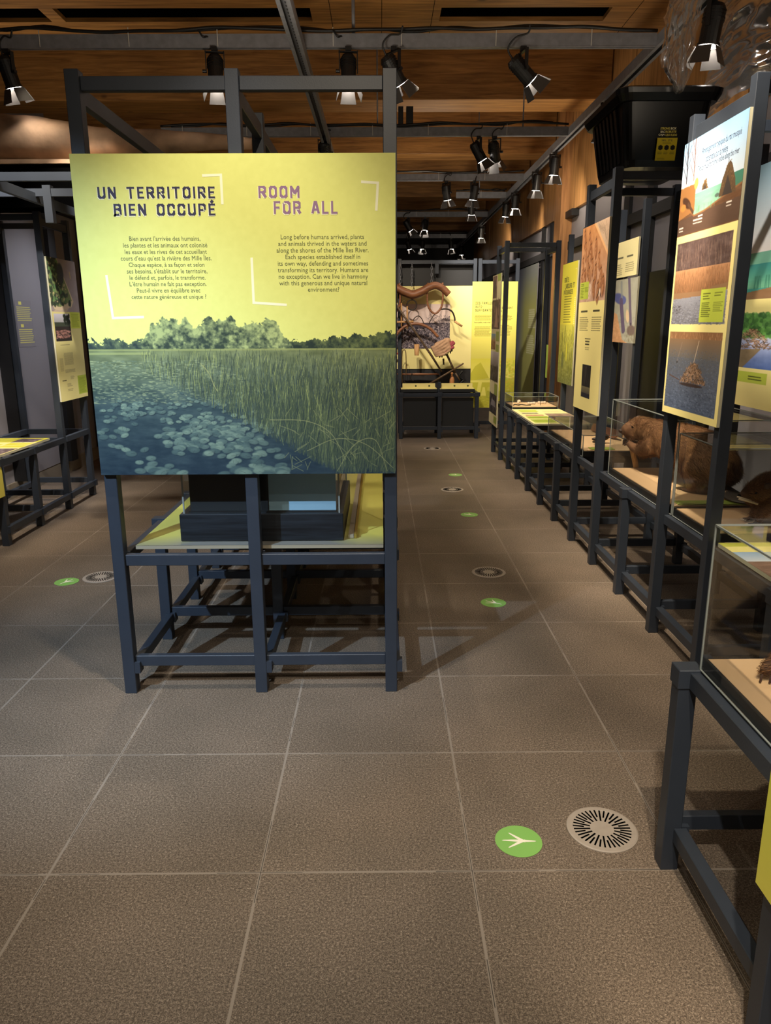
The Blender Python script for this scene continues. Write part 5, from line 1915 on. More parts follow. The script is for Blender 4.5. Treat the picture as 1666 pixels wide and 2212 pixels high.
# ------------------------------------------------------------------ display at the end of the aisle
bkx = [0.239, 0.760, 1.262]
bs2 = stand('exhibit_stand', 'dark low cabinet stand at the far end of the aisle under the old tools', 'display stand', bkx, [9.95, 10.50],
            tall=[(0, 1), (2, 1)], skip=())
MB().box(bkx[0] + S, bkx[2], 10.506, 10.54, 2.297, 2.343).build('top_rail', M['frame'], bs2)
MB().box(0.742, 0.79, 10.506, 10.54, 2.17, 2.297).build('hanging_post', M['frame'], bs2)
MB().box(0.765, 0.805, 10.03, 10.07, 0.62, 0.752).build('divider_post', M['frame'], bs2)
for a, b in ((bkx[0], bkx[1]), (bkx[1], bkx[2])):
    MB().box(a + 0.058, b - 0.02, 10.0, 10.012, 0.166, 0.545).build('closing_board', M['frame_dark'], bs2)
    MB().box(a + 0.03, b - 0.005, 9.985, 10.48, 0.622, 0.66).build('tray', M['frame_dark'], bs2)
    lb = MB().box(a + 0.03, b - 0.01, 9.99, 10.20, 0.661, 0.668).build('label_board', M['cream'], bs2)
    MB().box(a + 0.05, b - 0.03, 10.06, 10.066, 0.668, 0.735).build('upright_label', M['cream'], bs2)
    for q in (0.18, 0.36):
        MB().cyl((a + 0.05 + q, 10.060, 0.70), (a + 0.05 + q, 10.057, 0.70), 0.012, n=10).build('number_dot', M['ink_body'], bs2)
wb = panel(bs2, (0.20, 10.62, 2.014), X3, 1.07, DN, 1.12, None, 0.012, 'display_backing', M['cream'])
sheet('print', winter_trees(), (0.20, 10.616, 1.775), (0.765, 0, 0), (0, 0, -0.60), wb)
MB().box(0.20, 1.27, 10.63, 10.64, 0.62, 0.893).build('dark_backing', M['dark_wall'], bs2)
MB().box(0.20, 1.27, 10.63, 10.64, 2.016, 2.30).build('dark_backing', M['black'], bs2)
fp = stand('panel_stand', 'dark stand at the far end with the yellow families panel', 'display stand', [1.330, 1.840], [10.500], tall=[(0, 0), (1, 0)], top=False)
MB().box(1.379, 1.84, 10.514, 10.544, 2.297, 2.343).build('top_rail', M['frame'], fp)
pfam = panel(fp, (1.254, 10.486, 2.062), X3, 0.616, DN, 1.704, families_panel(), 0.012, 'families_panel')
for text, u0, u1, v0, v1 in (('DES FAMILLES', 0.045, 0.305, 0.264, 0.300), ('AUTO-', 0.045, 0.150, 0.314, 0.344), ('SUFFISANTES', 0.045, 0.290, 0.358, 0.392),
                             ('SELF-SUFFICIENT', 0.330, 0.555, 0.330, 0.358), ('FAMILIES', 0.330, 0.460, 0.372, 0.400)):
    title_line(pfam, text, u0, u1, v0, v1, 0.0003, M['ink_body'], 'title_word')
lettering(pfam, [(['Incroyable, mais vrai !'], 0.035, 0.265, 0.525, 0.552, dict(bold=0.02))], M['ink_body'], 'subtitle')

# scrim with white text and a small label on the far right wall
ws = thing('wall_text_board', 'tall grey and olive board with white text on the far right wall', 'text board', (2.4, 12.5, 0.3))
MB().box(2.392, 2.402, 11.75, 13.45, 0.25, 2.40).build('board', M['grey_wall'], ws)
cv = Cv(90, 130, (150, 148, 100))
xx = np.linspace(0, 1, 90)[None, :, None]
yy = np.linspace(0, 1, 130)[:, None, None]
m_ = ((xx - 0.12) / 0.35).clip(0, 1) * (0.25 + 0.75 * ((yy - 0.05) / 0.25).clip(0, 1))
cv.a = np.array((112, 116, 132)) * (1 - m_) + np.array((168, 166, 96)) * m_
cv.bars(58, 40, 88, 58, 9, (236, 232, 204), 0.9, 0.2)
cv.bars(54, 64, 88, 82, 9, (236, 232, 204), 0.9, 0.2)
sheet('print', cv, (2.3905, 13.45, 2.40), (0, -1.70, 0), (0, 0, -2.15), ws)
wl = thing('wall_label', 'small upright pale green label before the timber post on the right wall', 'label', (2.40, 10.8, 0.74))
MB().box(2.405, 2.414, 10.66, 10.97, 0.74, 1.21).build('board', M['green_label'], wl)

# ------------------------------------------------------------------ floor things
def sticker(x, y, ang, lab, sc=1.0):
    t = thing('floor_sticker', lab, 'floor sticker', (x, y, 0), 'green bird track stickers on the floor')
    MB().lathe((x, y, 0.0004), [(0.070 * sc, 0), (0.070 * sc, 0.0012)], 40).build('disc', M['sticker'], t)
    mb = MB()
    c, s_ = math.cos(ang), math.sin(ang)
    U, V = (c, s_, 0), (-s_, c, 0)

    def toe(a, L, w, o=(0, 0), tail=False):
        ca, sa = math.cos(a), math.sin(a)
        pts = [(-0.010, 0), (0.0, w), (L * 0.45, w * 0.75), (L * 0.92, w * 0.35), (L, 0), (L * 0.92, -w * 0.35), (L * 0.45, -w * 0.75), (0.0, -w)]
        return [(o[0] + p * ca - q * sa, o[1] + p * sa + q * ca) for p, q in pts]
    for i_, (a, L, w) in enumerate(((0, 0.062, 0.0055), (0.62, 0.056, 0.0055), (-0.72, 0.052, 0.0055), (math.pi, 0.040, 0.005))):
        mb.prism(toe(a, L, w, (-0.012, 0)), (x, y, 0.0018 + 0.00012 * i_), U, V, (0, 0, 1), 0.0006)
    mb.build('bird_track', M['track'], t)


sticker(0.405, 1.905, math.pi * 0.98, 'nearest green sticker with a pale bird track, left of the nearest round drain')
sticker(0.619, 3.863, math.pi * 0.80, 'second green sticker with a bird track, just before the second drain')
sticker(0.713, 5.824, math.pi * 0.80, 'third green sticker along the aisle, yellowish in the lamp light')
sticker(0.761, 7.465, math.pi * 0.80, 'farthest green sticker on the aisle floor')
sticker(-1.913, 4.255, math.pi * 0.35, 'green bird track sticker left of the yellow panel stand')


def drain(x, y, lab, r=0.106):
    t = thing('floor_drain', lab, 'floor grille', (x, y, 0), 'round floor grilles with radial slots')
    MB().lathe((x, y, 0), [(r, 0.0), (r, 0.003), (r - 0.004, 0.005), (r - 0.018, 0.005), (r - 0.019, 0.004), (0.0, 0.004)], 56).build('plate', M['drain'], t)
    mb = MB()
    for i in range(36):
        a = 2 * math.pi * i / 36
        r0, r1 = (0.036, 0.086) if i % 2 == 0 else (0.054, 0.087)
        d = Vector((math.cos(a), math.sin(a), 0))
        s_ = Vector((-d.y, d.x, 0))
        mb.obox(Vector((x, y, 0.0046)) + d * ((r0 + r1) / 2), d, (r1 - r0) / 2, s_, 0.0024, Vector((0, 0, 1)), 0.0006)
    mb.build('slots', M['vent_black'], t)


drain(0.670, 1.955, 'nearest round floor grille with radial slots, before the near right stand')
drain(0.666, 4.378, 'second round floor grille, just past the second green sticker')
drain(0.662, 6.764, 'third round floor grille along the aisle')
drain(0.636, 9.138, 'farthest round floor grille, before the end cabinets')
drain(-1.736, 4.336, 'round floor grille left of the yellow panel stand')

# ------------------------------------------------------------------ animals
def remeshed(mb, name, mat, parent, voxel=0.009, smooth=5):
    o = mb.build(name, mat, parent, smooth=True)
    r = o.modifiers.new('remesh', 'REMESH')
    r.mode = 'VOXEL'
    r.voxel_size = voxel
    r.use_smooth_shade = True
    s_ = o.modifiers.new('smooth', 'SMOOTH')
    s_.iterations = smooth
    bpy.context.view_layer.update()
    me = bpy.data.meshes.new_from_object(o.evaluated_get(bpy.context.evaluated_depsgraph_get()))
    o.modifiers.clear()
    old = o.data
    o.data = me
    bpy.data.meshes.remove(old)
    me.name = name
    if not me.materials:
        me.materials.append(mat)
    return o


def chain(mb, keys, n=7):
    for (p0, r0), (p1, r1) in zip(keys[:-1], keys[1:]):
        p0, p1 = Vector(p0), Vector(p1)
        for i in range(n + 1):
            t = i / n
            mb.ball(p0.lerp(p1, t), r0 + (r1 - r0) * t, nu=12, nv=8)


def fur(body, n, length, width, flow, mat, droop=0.35, lift=0.35, skip=None, name='fur'):
    """many fine tapering hairs laid along the flow of the coat"""
    me = body.data
    org = ORG[body.name]
    nf = len(me.polygons)
    area = np.zeros(nf)
    me.polygons.foreach_get('area', area)
    cen = np.zeros(nf * 3)
    me.polygons.foreach_get('center', cen)
    cen = cen.reshape(-1, 3) + np.array(org)
    nor = np.zeros(nf * 3)
    me.polygons.foreach_get('normal', nor)
    nor = nor.reshape(-1, 3)
    pick = RNG.choice(nf, n, p=area / area.sum())
    P = cen[pick] + RNG.normal(0, 0.003, (n, 3))
    N = nor[pick]
    D = np.array([flow(p) for p in P])
    D = D + np.array((0, 0, -droop)) + RNG.normal(0, 0.17, (n, 3))
    clump = np.sin(P * 55.0).sum(1)[:, None] * 0.25
    D = D + clump * np.cross(N, np.array((0, 0, 1.0)))
    D = D - N * (D * N).sum(1)[:, None] + N * lift
    D /= np.linalg.norm(D, axis=1)[:, None] + 1e-9
    Lh = length * RNG.uniform(0.55, 1.15, n)[:, None]
    if skip is not None:
        keep = ~np.array([skip(p) for p in P])
        P, N, D, Lh = P[keep], N[keep], D[keep], Lh[keep]
        n = len(P)
    Sd = np.cross(D, N)
    Sd /= np.linalg.norm(Sd, axis=1)[:, None] + 1e-9
    P = P - np.array(org)
    a = P - Sd * width
    b = P + Sd * width
    mid = P + D * Lh * 0.55
    c1 = mid - Sd * width * 0.7
    c2 = mid + Sd * width * 0.7
    tip = P + D * Lh + np.array((0, 0, -1)) * Lh * 0.15
    V = np.stack([a, b, c2, c1, tip], 1).reshape(-1, 3)
    k = np.arange(n) * 5
    q = np.stack([k, k + 1, k + 2, k + 3], 1)
    tr = np.stack([k + 3, k + 2, k + 4], 1)
    m2 = bpy.data.meshes.new(name)
    m2.from_pydata(V.tolist(), [], q.tolist() + tr.tolist())
    tone = RNG.uniform(0.15, 0.85, n)[:, None] * np.array([0.55, 0.55, 0.8, 0.8, 1.1])[None, :]
    ca = m2.color_attributes.new('Col', 'FLOAT_COLOR', 'POINT')
    cc = np.ones((n * 5, 4), np.float32)
    cc[:, :3] = tone.reshape(-1, 1)
    ca.data.foreach_set('color', cc.reshape(-1))
    m2.materials.append(mat)
    o = bpy.data.objects.new(name, m2)
    COL.objects.link(o)
    o.parent = body.parent
    ORG[o.name] = Vector(org)
    o['kind'] = 'stuff'
    return o


# beaver: head turned to the left, rump towards the viewer
bv = thing('stuffed_beaver', 'stuffed brown beaver holding a peeled stick inside the long clear case', 'stuffed animal', (1.65, 3.95, 0.656))
mb = MB()
chain(mb, [((1.705, 3.79, 0.825), 0.135), ((1.660, 3.98, 0.845), 0.126), ((1.610, 4.14, 0.868), 0.100), ((1.570, 4.28, 0.892), 0.074), ((1.540, 4.37, 0.905), 0.060)], 6)
mb.ball((1.715, 3.715, 0.790), 0.118, 0.13, 0.110)
mb.ball((1.528, 4.385, 0.908), 0.062, 0.056, 0.050)
chain(mb, [((1.505, 4.385, 0.902), 0.050), ((1.474, 4.385, 0.892), 0.041), ((1.456, 4.383, 0.884), 0.031)], 4)
mb.ball((1.500, 4.375, 0.868), 0.042, 0.042, 0.032)
mb.ball((1.482, 4.385, 0.850), 0.026, 0.030, 0.018)
# haunches, hind feet and forelegs
for sx, sy in ((-0.075, -0.03), (0.055, 0.05)):
    chain(mb, [((1.705 + sx, 3.76 + sy, 0.780), 0.085), ((1.690 + sx, 3.755 + sy, 0.715), 0.046), ((1.680 + sx, 3.765 + sy, 0.682), 0.030)], 5)
for sx, sy in ((-0.06, -0.045), (0.045, 0.03)):
    chain(mb, [((1.605 + sx, 4.20 + sy, 0.835), 0.056), ((1.560 + sx * 0.7, 4.285 + sy * 0.7, 0.788), 0.040), ((1.520 + sx * 0.4, 4.345 + sy * 0.7, 0.792), 0.028), ((1.492 + sx * 0.25, 4.385 + sy * 0.6, 0.808), 0.019)], 5)
body = remeshed(mb, 'body', M['beaver_skin'], bv, 0.008, 4)
fur(body, 42000, 0.029, 0.0008, lambda p: (0.27, -0.96, 0.0) if p[1] < 4.30 else (0.9, -0.35, -0.15), M['beaver_fur'], 0.42, 0.30,
    skip=lambda p: p[1] > 4.28 and (p[0] < 1.470 or (p[2] < 0.835 and p[0] < 1.535)))
for y in (4.33, 4.44):
    MB().ball((1.548, y, 0.950), 0.018, 0.008, 0.018).build('ear', M['paw'], bv, smooth=True)
for y in (4.332, 4.434):
    MB().ball((1.483, y + (0.008 if y < 4.4 else -0.008), 0.912), 0.0075).build('eye', M['eye'], bv, smooth=True)
MB().ball((1.428, 4.383, 0.884), 0.013, 0.018, 0.012).build('nose', M['paw'], bv, smooth=True)
MB().box(1.440, 1.448, 4.374, 4.382, 0.842, 0.862).box(1.440, 1.448, 4.383, 4.391, 0.842, 0.862).build('incisors', M['tan'], bv)
for sx, sy in ((-0.075, -0.03), (0.055, 0.05)):
    mb = MB()
    bx, by = 1.680 + sx, 3.775 + sy
    mb.ball((bx - 0.01, by + 0.01, 0.668), 0.030, 0.036, 0.012)
    for k in range(5):
        a = 1.75 + 0.24 * (k - 2)
        e_ = Vector((bx - 0.01 + 0.062 * math.cos(a), by + 0.01 + 0.062 * math.sin(a), 0.662))
        mb.cyl((bx - 0.01, by + 0.01, 0.668), e_, 0.009, 0.005, 8)
    mb.build('hind_foot', M['paw'], bv, smooth=True)
for sy in (-0.024, 0.020):
    mb = MB()
    c0 = Vector((1.484, 4.390 + sy * 1.3, 0.812))
    mb.ball(c0, 0.017, 0.013, 0.015)
    for k in range(4):
        b0 = c0 + Vector((-0.010, -0.010 * (1 if sy < 0 else -1) * 0, 0.010 - 0.007 * k))
        mb.tube(spline([b0, b0 + Vector((-0.014, 0.004 * (1 if sy < 0 else -1), 0.002)), b0 + Vector((-0.020, 0.016 * (1 if sy < 0 else -1), -0.003))], 4), 0.0042, 6)
    mb.build('forepaw', M['paw'], bv, smooth=True)
mb = MB()
# flat scaly tail lying on the board behind the rump
tl = []
for i in range(13):
    t = i / 12
    w = 0.030 + 0.040 * math.sin(min(1, t * 1.25) * math.pi * 0.62) - (0.035 * max(0, (t - 0.8) / 0.2) ** 2)
    c0 = Vector((1.725 + 0.06 * t, 3.66 - 0.215 * t, 0.705 - 0.040 * min(1, t * 2)))
    tl.append((c0, max(0.008, w), 0.014 - 0.008 * t))
vs, fs = [], []
for c0, w, h in tl:
    for k in range(10):
        a = 2 * math.pi * k / 10
        vs.append(c0 + Vector((0.95, 0.31, 0)) * (w * math.cos(a)) + Vector((0, 0, h * math.sin(a))))
for i in range(12):
    for k in range(10):
        fs.append((i * 10 + k, i * 10 + (k + 1) % 10, (i + 1) * 10 + (k + 1) % 10, (i + 1) * 10 + k))
fs += [tuple(range(9, -1, -1)), tuple(range(120, 130))]
mb.add(vs, fs).build('tail', M['tail'], bv, smooth=True)
o = MB().tube(spline([(1.545, 4.405, 0.6575), (1.522, 4.403, 0.74), (1.492, 4.40, 0.83), (1.482, 4.40, 0.855)], 6), [0.0165] * 18 + [0.013], 10).build('peeled_stick', M['stick'], None, smooth=True)
tag(o, 'peeled wooden stick held upright by the beaver', 'stick')

# muskrat: snout to the left
mk = thing('stuffed_muskrat', 'stuffed dark brown muskrat chewing twigs inside the clear case at the right edge', 'stuffed animal', (1.7, 3.14, 0.656))
mb = MB()
chain(mb, [((1.80, 3.16, 0.785), 0.070), ((1.745, 3.15, 0.800), 0.086), ((1.685, 3.135, 0.806), 0.070), ((1.630, 3.12, 0.796), 0.052), ((1.595, 3.11, 0.786), 0.038), ((1.565, 3.105, 0.778), 0.022)], 6)
mb.ball((1.60, 3.105, 0.770), 0.036, 0.034, 0.028)
for sx, sy in ((0, -0.045), (0.02, 0.045)):
    chain(mb, [((1.675 + sx, 3.13 + sy, 0.755), 0.036), ((1.640 + sx, 3.12 + sy, 0.715), 0.022), ((1.618 + sx, 3.11 + sy, 0.678), 0.014)], 4)
    chain(mb, [((1.80 + sx * 0.5, 3.15 + sy, 0.740), 0.045), ((1.79 + sx * 0.5, 3.13 + sy, 0.685), 0.024)], 4)
body = remeshed(mb, 'body', M['muskrat_skin'], mk, 0.006, 4)
fur(body, 22000, 0.0155, 0.0006, lambda p: (0.98, 0.15, 0.0), M['muskrat_fur'], 0.35, 0.26, skip=lambda p: p[0] < 1.572 or p[2] < 0.675)
MB().ball((1.545, 3.102, 0.781), 0.009, 0.010, 0.008).build('nose', M['eye'], mk, smooth=True)
for y in (3.070, 3.142):
    MB().ball((1.600, y, 0.800), 0.0055).build('eye', M['eye'], mk, smooth=True)
    MB().ball((1.640, y - (0.006 if y < 3.1 else -0.006), 0.832), 0.014, 0.006, 0.014).build('ear', M['paw'], mk, smooth=True)
for sx, sy in ((0, -0.045), (0.02, 0.045)):
    mb = MB()
    c0 = Vector((1.615 + sx, 3.105 + sy, 0.668))
    mb.ball(c0, 0.020, 0.013, 0.010)
    for k in range(4):
        a = math.pi + 0.3 * (k - 1.5)
        mb.cyl(c0, c0 + Vector((0.036 * math.cos(a), 0.036 * math.sin(a), -0.005)), 0.006, 0.0035, 7)
    pw = mb.build('forepaw', M['paw'], mk, smooth=True)
    mb = MB()
    for k in range(4):
        a = math.pi + 0.3 * (k - 1.5)
        b0 = c0 + Vector((0.036 * math.cos(a), 0.036 * math.sin(a), -0.004))
        mb.cyl(b0, b0 + Vector((0.012 * math.cos(a), 0.012 * math.sin(a), -0.004)), 0.003, 0.0008, 6)
    mb.build('claws', M['claw'], mk)
mb = MB()
mb.cyl((1.815, 3.10, 0.668), (1.78, 3.09, 0.664), 0.020, 0.014, 8)
mb.build('hind_foot', M['paw'], mk, smooth=True)
for k, (a, b, r, lab) in enumerate((((1.535, 3.085, 0.772), (1.612, 3.068, 0.752), 0.0045, 'short pale twig, lower of two in the muskrat mouth'),
                                    ((1.530, 3.090, 0.780), (1.600, 3.075, 0.762), 0.0032, 'thin pale twig, upper of two in the muskrat mouth'))):
    o = MB().cyl(a, b, r, n=8).build('pale_twig', M['claw'], None, smooth=True)
    tag(o, lab, 'twig', 'twigs in the muskrat mouth')

# animal in the nearest case, only its front shows at the photo's edge
na = thing('stuffed_animal', 'brown striped stuffed animal cut off by the right edge, in the nearest clear case', 'stuffed animal', (1.0, 1.64, 0.656))
mb = MB()
chain(mb, [((0.935, 1.650, 0.684), 0.014), ((0.965, 1.655, 0.698), 0.026), ((1.03, 1.665, 0.725), 0.050), ((1.12, 1.68, 0.760), 0.080)], 6)
chain(mb, [((1.00, 1.63, 0.700), 0.022), ((0.985, 1.615, 0.672), 0.012)], 4)
body = remeshed(mb, 'body', M['muskrat_skin'], na, 0.005, 3)
fur(body, 9000, 0.013, 0.0007, lambda p: (-0.95, -0.1, -0.15), M['muskrat_fur'], 0.05, 0.10)
mb = MB()
for k in range(3):
    mb.tube(spline([(0.925 + 0.02 * k, 1.640 - 0.006 * k, 0.676), (0.919 + 0.02 * k, 1.636 - 0.006 * k, 0.668), (0.917 + 0.02 * k, 1.632 - 0.006 * k, 0.658)], 4), [0.003] * 8 + [0.001], 6)
mb.build('claws', M['paw'], na)

# skull and long tan specimen in the skull case, bones in the far case
sk = thing('animal_skull', 'small dark animal skull standing in the skull case', 'skull', (1.56, 5.30, 0.656))
mb = MB()
mb.ball((1.62, 5.36, 0.700), 0.045, 0.03, 0.026)
mb.ball((1.565, 5.33, 0.690), 0.035, 0.018, 0.014)
mb.tube(spline([(1.62, 5.34, 0.682), (1.57, 5.31, 0.672), (1.53, 5.30, 0.676)], 5), 0.007, 7)
mb.cyl((1.60, 5.345, 0.656), (1.60, 5.345, 0.69), 0.004)
mb.build('skull', M['iron'], sk, smooth=True)
fs_ = thing('pelt_board', 'slanted brown plank-like specimen at the back of the skull case', 'specimen', (1.72, 5.7, 0.656))
mb = MB()
mb.prism([(0, 0), (0.46, 0), (0.52, 0.035), (0.46, 0.07), (0, 0.06)], (1.70, 5.98, 0.665), (0.10, -0.99, 0), (0.35, 0, 0.94), (0.94, 0, -0.35), 0.012)
mb.build('board', M['brown_wood'], fs_, bevel=0.002)
mb = MB()
mb.ball((1.50, 8.08, 0.688), 0.020, 0.03, 0.018)
mb.ball((1.485, 8.05, 0.676), 0.014, 0.02, 0.012)
o = mb.build('white_bone', M['bone'], None, smooth=True)
tag(o, 'rounded white bone at the left of the far low case', 'bone')
for (a, b, lab) in (((1.60, 8.05, 0.668), (1.66, 8.05, 0.670), 'short white bone in the middle of the far low case'),
                    ((1.73, 8.14, 0.668), (1.79, 8.12, 0.670), 'grey bone at the right of the far low case')):
    o = MB().cyl(a, b, 0.0125, n=10).ball(a, 0.016).ball(b, 0.016).build('bone_piece', M['bone'], None, smooth=True)
    tag(o, lab, 'bone', 'bones in the far low case')
mb = MB()
mb.tube(spline([(1.415, 7.93, 0.664), (1.44, 7.95, 0.668), (1.47, 7.92, 0.664), (1.50, 7.95, 0.668), (1.55, 7.93, 0.663), (1.60, 7.935, 0.663)], 5), 0.006, 6)
o = mb.build('old_chain', M['iron'], None, smooth=True)
tag(o, 'dark twisted iron trap chain at the front of the far low case', 'chain')
ts = thing('small_tool', 'small black upright tool on a pin in the far low case', 'tool', (1.71, 7.97, 0.656))
MB().cyl((1.71, 7.97, 0.656), (1.71, 7.97, 0.70), 0.0025, n=8).build('pin', M['iron'], ts)
MB().box(1.70, 1.722, 7.965, 7.975, 0.70, 0.745).build('head', M['black'], ts)

# ------------------------------------------------------------------ storage bin on the ducks stand
bn = thing('storage_bin', 'big black plastic storage bin with a yellow label on top of the ducks stand', 'storage bin', (1.60, 4.82, 2.363))


def ring(z, x0, x1, y0, y1, r, n=6):
    out = []
    for cx_, cy_, a0 in ((x1 - r, y1 - r, 0), (x0 + r, y1 - r, 90), (x0 + r, y0 + r, 180), (x1 - r, y0 + r, 270)):
        for k in range(n):
            a = R(a0 + 90 * k / (n - 1))
            out.append((cx_ + r * math.cos(a), cy_ + r * math.sin(a), z))
    return out


def loft(rings, cap_bottom=True, cap_top=True):
    mb = MB()
    n = len(rings[0])
    vs = [p for r_ in rings for p in r_]
    fs = [(j * n + i, j * n + (i + 1) % n, (j + 1) * n + (i + 1) % n, (j + 1) * n + i) for j in range(len(rings) - 1) for i in range(n)]
    if cap_bottom:
        fs.append(tuple(range(n - 1, -1, -1)))
    if cap_top:
        fs.append(tuple(range((len(rings) - 1) * n, len(rings) * n)))
    return mb.add(vs, fs)


loft([ring(2.364, 1.40, 1.80, 4.54, 5.12, 0.05), ring(2.40, 1.392, 1.808, 4.53, 5.13, 0.05), ring(2.70, 1.345, 1.845, 4.475, 5.175, 0.06)]).build('tub', M['bin'], bn, smooth=False)
loft([ring(2.685, 1.325, 1.865, 4.455, 5.195, 0.06), ring(2.72, 1.305, 1.885, 4.435, 5.215, 0.07), ring(2.745, 1.30, 1.89, 4.43, 5.22, 0.07), ring(2.757, 1.32, 1.87, 4.45, 5.20, 0.07)]).build('lid', M['bin'], bn)
mb = MB()
for i in range(7):
    y = 4.62 + i * 0.07
    mb.add([(1.386, y, 2.40), (1.386, y + 0.03, 2.40), (1.336, y + 0.033, 2.68), (1.336, y - 0.003, 2.68), (1.41, y, 2.40), (1.41, y + 0.03, 2.40), (1.36, y + 0.033, 2.68), (1.36, y - 0.003, 2.68)],
           [(0, 1, 2, 3), (0, 3, 7, 4), (1, 5, 6, 2), (3, 2, 6, 7)])
mb.build('ribs', M['bin'], bn)
cv = Cv(60, 64, (226, 206, 44))
for k in range(3):
    cx_ = 12 + 18 * k
    cv.poly([(cx_, 19), (cx_ + 6.5, 23), (cx_ + 6.5, 31), (cx_, 35), (cx_ - 6.5, 31), (cx_ - 6.5, 23)], (30, 28, 20))
    cv.bars(cx_ - 7, 38, cx_ + 7, 46, 3, (110, 100, 30), 0.8)
cv.bars(16, 12, 46, 17, 2, (130, 118, 30), 0.8)
cv.bars(6, 56, 30, 61, 2, (120, 108, 30), 0.7)
lb = panel(bn, (1.548, 4.492, 2.505), X3, 0.112, Vector((0, 0.16, -1)), 0.115, cv, 0.0015, 'label', M['bin_label'])
lettering(lb, [(['100 L   27 G'], 0.026, 0.084, 0.008, 0.018, dict(bold=0.02))], M['black'], 'label_text')
lettering(lb, [(['STRONG'], 0.010, 0.062, -0.052, -0.040, dict(bold=0.03)), (['ROBUSTE'], 0.040, 0.100, -0.036, -0.024, dict(bold=0.03)), (['USO RUDO'], 0.042, 0.106, -0.020, -0.008, dict(bold=0.03))], M['ink_yellow'], 'label_text')
lettering(lb, [(['BOX'], 0.067, 0.098, -0.052, -0.040, dict(bold=0.03)), (['BAC'], 0.012, 0.037, -0.036, -0.024, dict(bold=0.03)), (['CAJA'], 0.002, 0.038, -0.020, -0.008, dict(bold=0.03))], M['ink_white'], 'label_text')

# ------------------------------------------------------------------ plastic film at the top right
def film(name, label, fn, nu, nv):
    vs, fs = [], []
    for j in range(nv):
        for i in range(nu):
            vs.append(fn(i / (nu - 1), j / (nv - 1)))
    for j in range(nv - 1):
        for i in range(nu - 1):
            fs.append((j * nu + i, j * nu + i + 1, (j + 1) * nu + i + 1, (j + 1) * nu + i))
    o = MB().add(vs, fs).build(name, M['film'], None, smooth=True)
    return tag(o, label, 'plastic sheet')


nz = fbm(70, 70, 6, 6, 4)
nz2 = fbm(70, 70, 8, 3, 4)


def f_hang(u, v):
    # bunched curtain hanging from the rail, gathered towards its tail
    w = 0.20 * (1 - 0.35 * v) if v < 0.85 else 0.20 * 0.65 * (1 - (v - 0.85) * 4.5)
    i, j = int(u * 69), int(v * 69)
    fold = 0.03 * math.sin(u * 30 + 2 * v) + 0.02 * math.sin(u * 71 + 5 * v) + 0.10 * (nz2[j, i] - 0.5)
    x = 1.66 + (u - 0.5) * w + 0.09 * (1 - v) ** 2 + 0.05 * (nz[j, i] - 0.5) + 0.02 * v
    return (x - 0.09 + 0.05 * max(0, v - 0.8), 4.37 + 0.12 * (1 - v) + 0.6 * fold, 3.36 - 0.66 * v + 0.03 * (nz[i, j] - 0.5))


film('plastic_sheet', 'bunched clear plastic film hanging over the black storage bin', f_hang, 60, 60)


def f_wall(u, v):
    i, j = int(u * 69), int(v * 69)
    x = 2.16 + 0.10 * (nz[j, i] - 0.5) + 0.18 * u
    y = 5.35 - 2.0 * u + 0.10 * (nz2[i, j] - 0.5)
    z = 3.55 - 0.72 * v - 0.10 * u + 0.08 * (nz[i, j] - 0.5) + 0.10 * math.sin(u * 3.14) * v
    return (x, y, z)


film('plastic_sheet', 'wide crumpled clear plastic film stretched before the header at the top right', f_wall, 66, 50)

# ------------------------------------------------------------------ driftwood log over the left stands
lg = MB()
pts, rad = [], []
for i in range(26):
    t = i / 25
    pts.append((-3.30 + 2.35 * t, 6.05 + 0.05 * math.sin(t * 5), 2.878 - 0.075 * t + 0.012 * math.sin(t * 9)))
    rad.append((0.172 - 0.135 * max(0, (t - 0.25) / 0.75) ** 0.9) * (1 + 0.05 * math.sin(t * 21) + 0.03 * math.sin(t * 47)))
lg.tube(pts, rad, 22)
o = lg.build('driftwood_log', M['bark'], None, smooth=True)
tag(o, 'thick pale driftwood log lying over the left stands under the ceiling beams', 'log')
sf = thing('log_shelf', 'rough wooden shelf board under the driftwood log', 'shelf', (-2.4, 6.05, 2.62))
MB().box(-3.3, -1.9, 5.90, 6.22, 2.66, 2.689).build('board', M['bark'], sf)
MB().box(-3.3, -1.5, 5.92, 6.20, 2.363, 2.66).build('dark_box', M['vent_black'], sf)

# ------------------------------------------------------------------ old tools of the end display (drawn out on a board 1.03 m wide)
def bd(a, b, y=10.40):
    """board units of about 6 mm, right and down from the top left corner of the board"""
    return Vector((0.234 + (a - 860) * 0.00615, y, 1.505 + (701 - b) * 0.00607))


yk = thing('ox_yoke', 'carved brown wooden ox yoke hanging on chains at the end of the aisle', 'yoke', tuple(bd(900, 640)))
cl = spline([bd(806, 640), bd(822, 626), bd(840, 619), bd(856, 622), bd(874, 631), bd(893, 637), bd(912, 631), bd(928, 622), bd(943, 618), bd(958, 624), bd(972, 637)], 7)
n = len(cl)
rr = [0.082 * (1 - 0.45 * abs(i / (n - 1) - 0.5)) for i in range(n)]
MB().tube(cl, rr, 16, flat=0.7).build('beam', M['brown_wood'], yk, smooth=True)
for x0, x1 in ((838, 864), (926, 958)):
    c0 = (x0 + x1) / 2
    MB().tube(spline([bd(x0, 612), bd(x0 - 1, 650), bd(x0 + 4, 668), bd(c0, 678), bd(x1 - 4, 668), bd(x1 + 1, 650), bd(x1, 612)], 8), 0.014, 10).build('bow', M['brown_wood'], yk, smooth=True)
MB().tube(spline([bd(891, 628), bd(891, 640), bd(891, 650)], 4), 0.010, 8).build('staple', M['iron'], yk)
ring_ = [bd(891, 659) + Vector((0.066 * math.cos(a), 0, 0.066 * math.sin(a))) for a in [2 * math.pi * i / 28 for i in range(28)]]
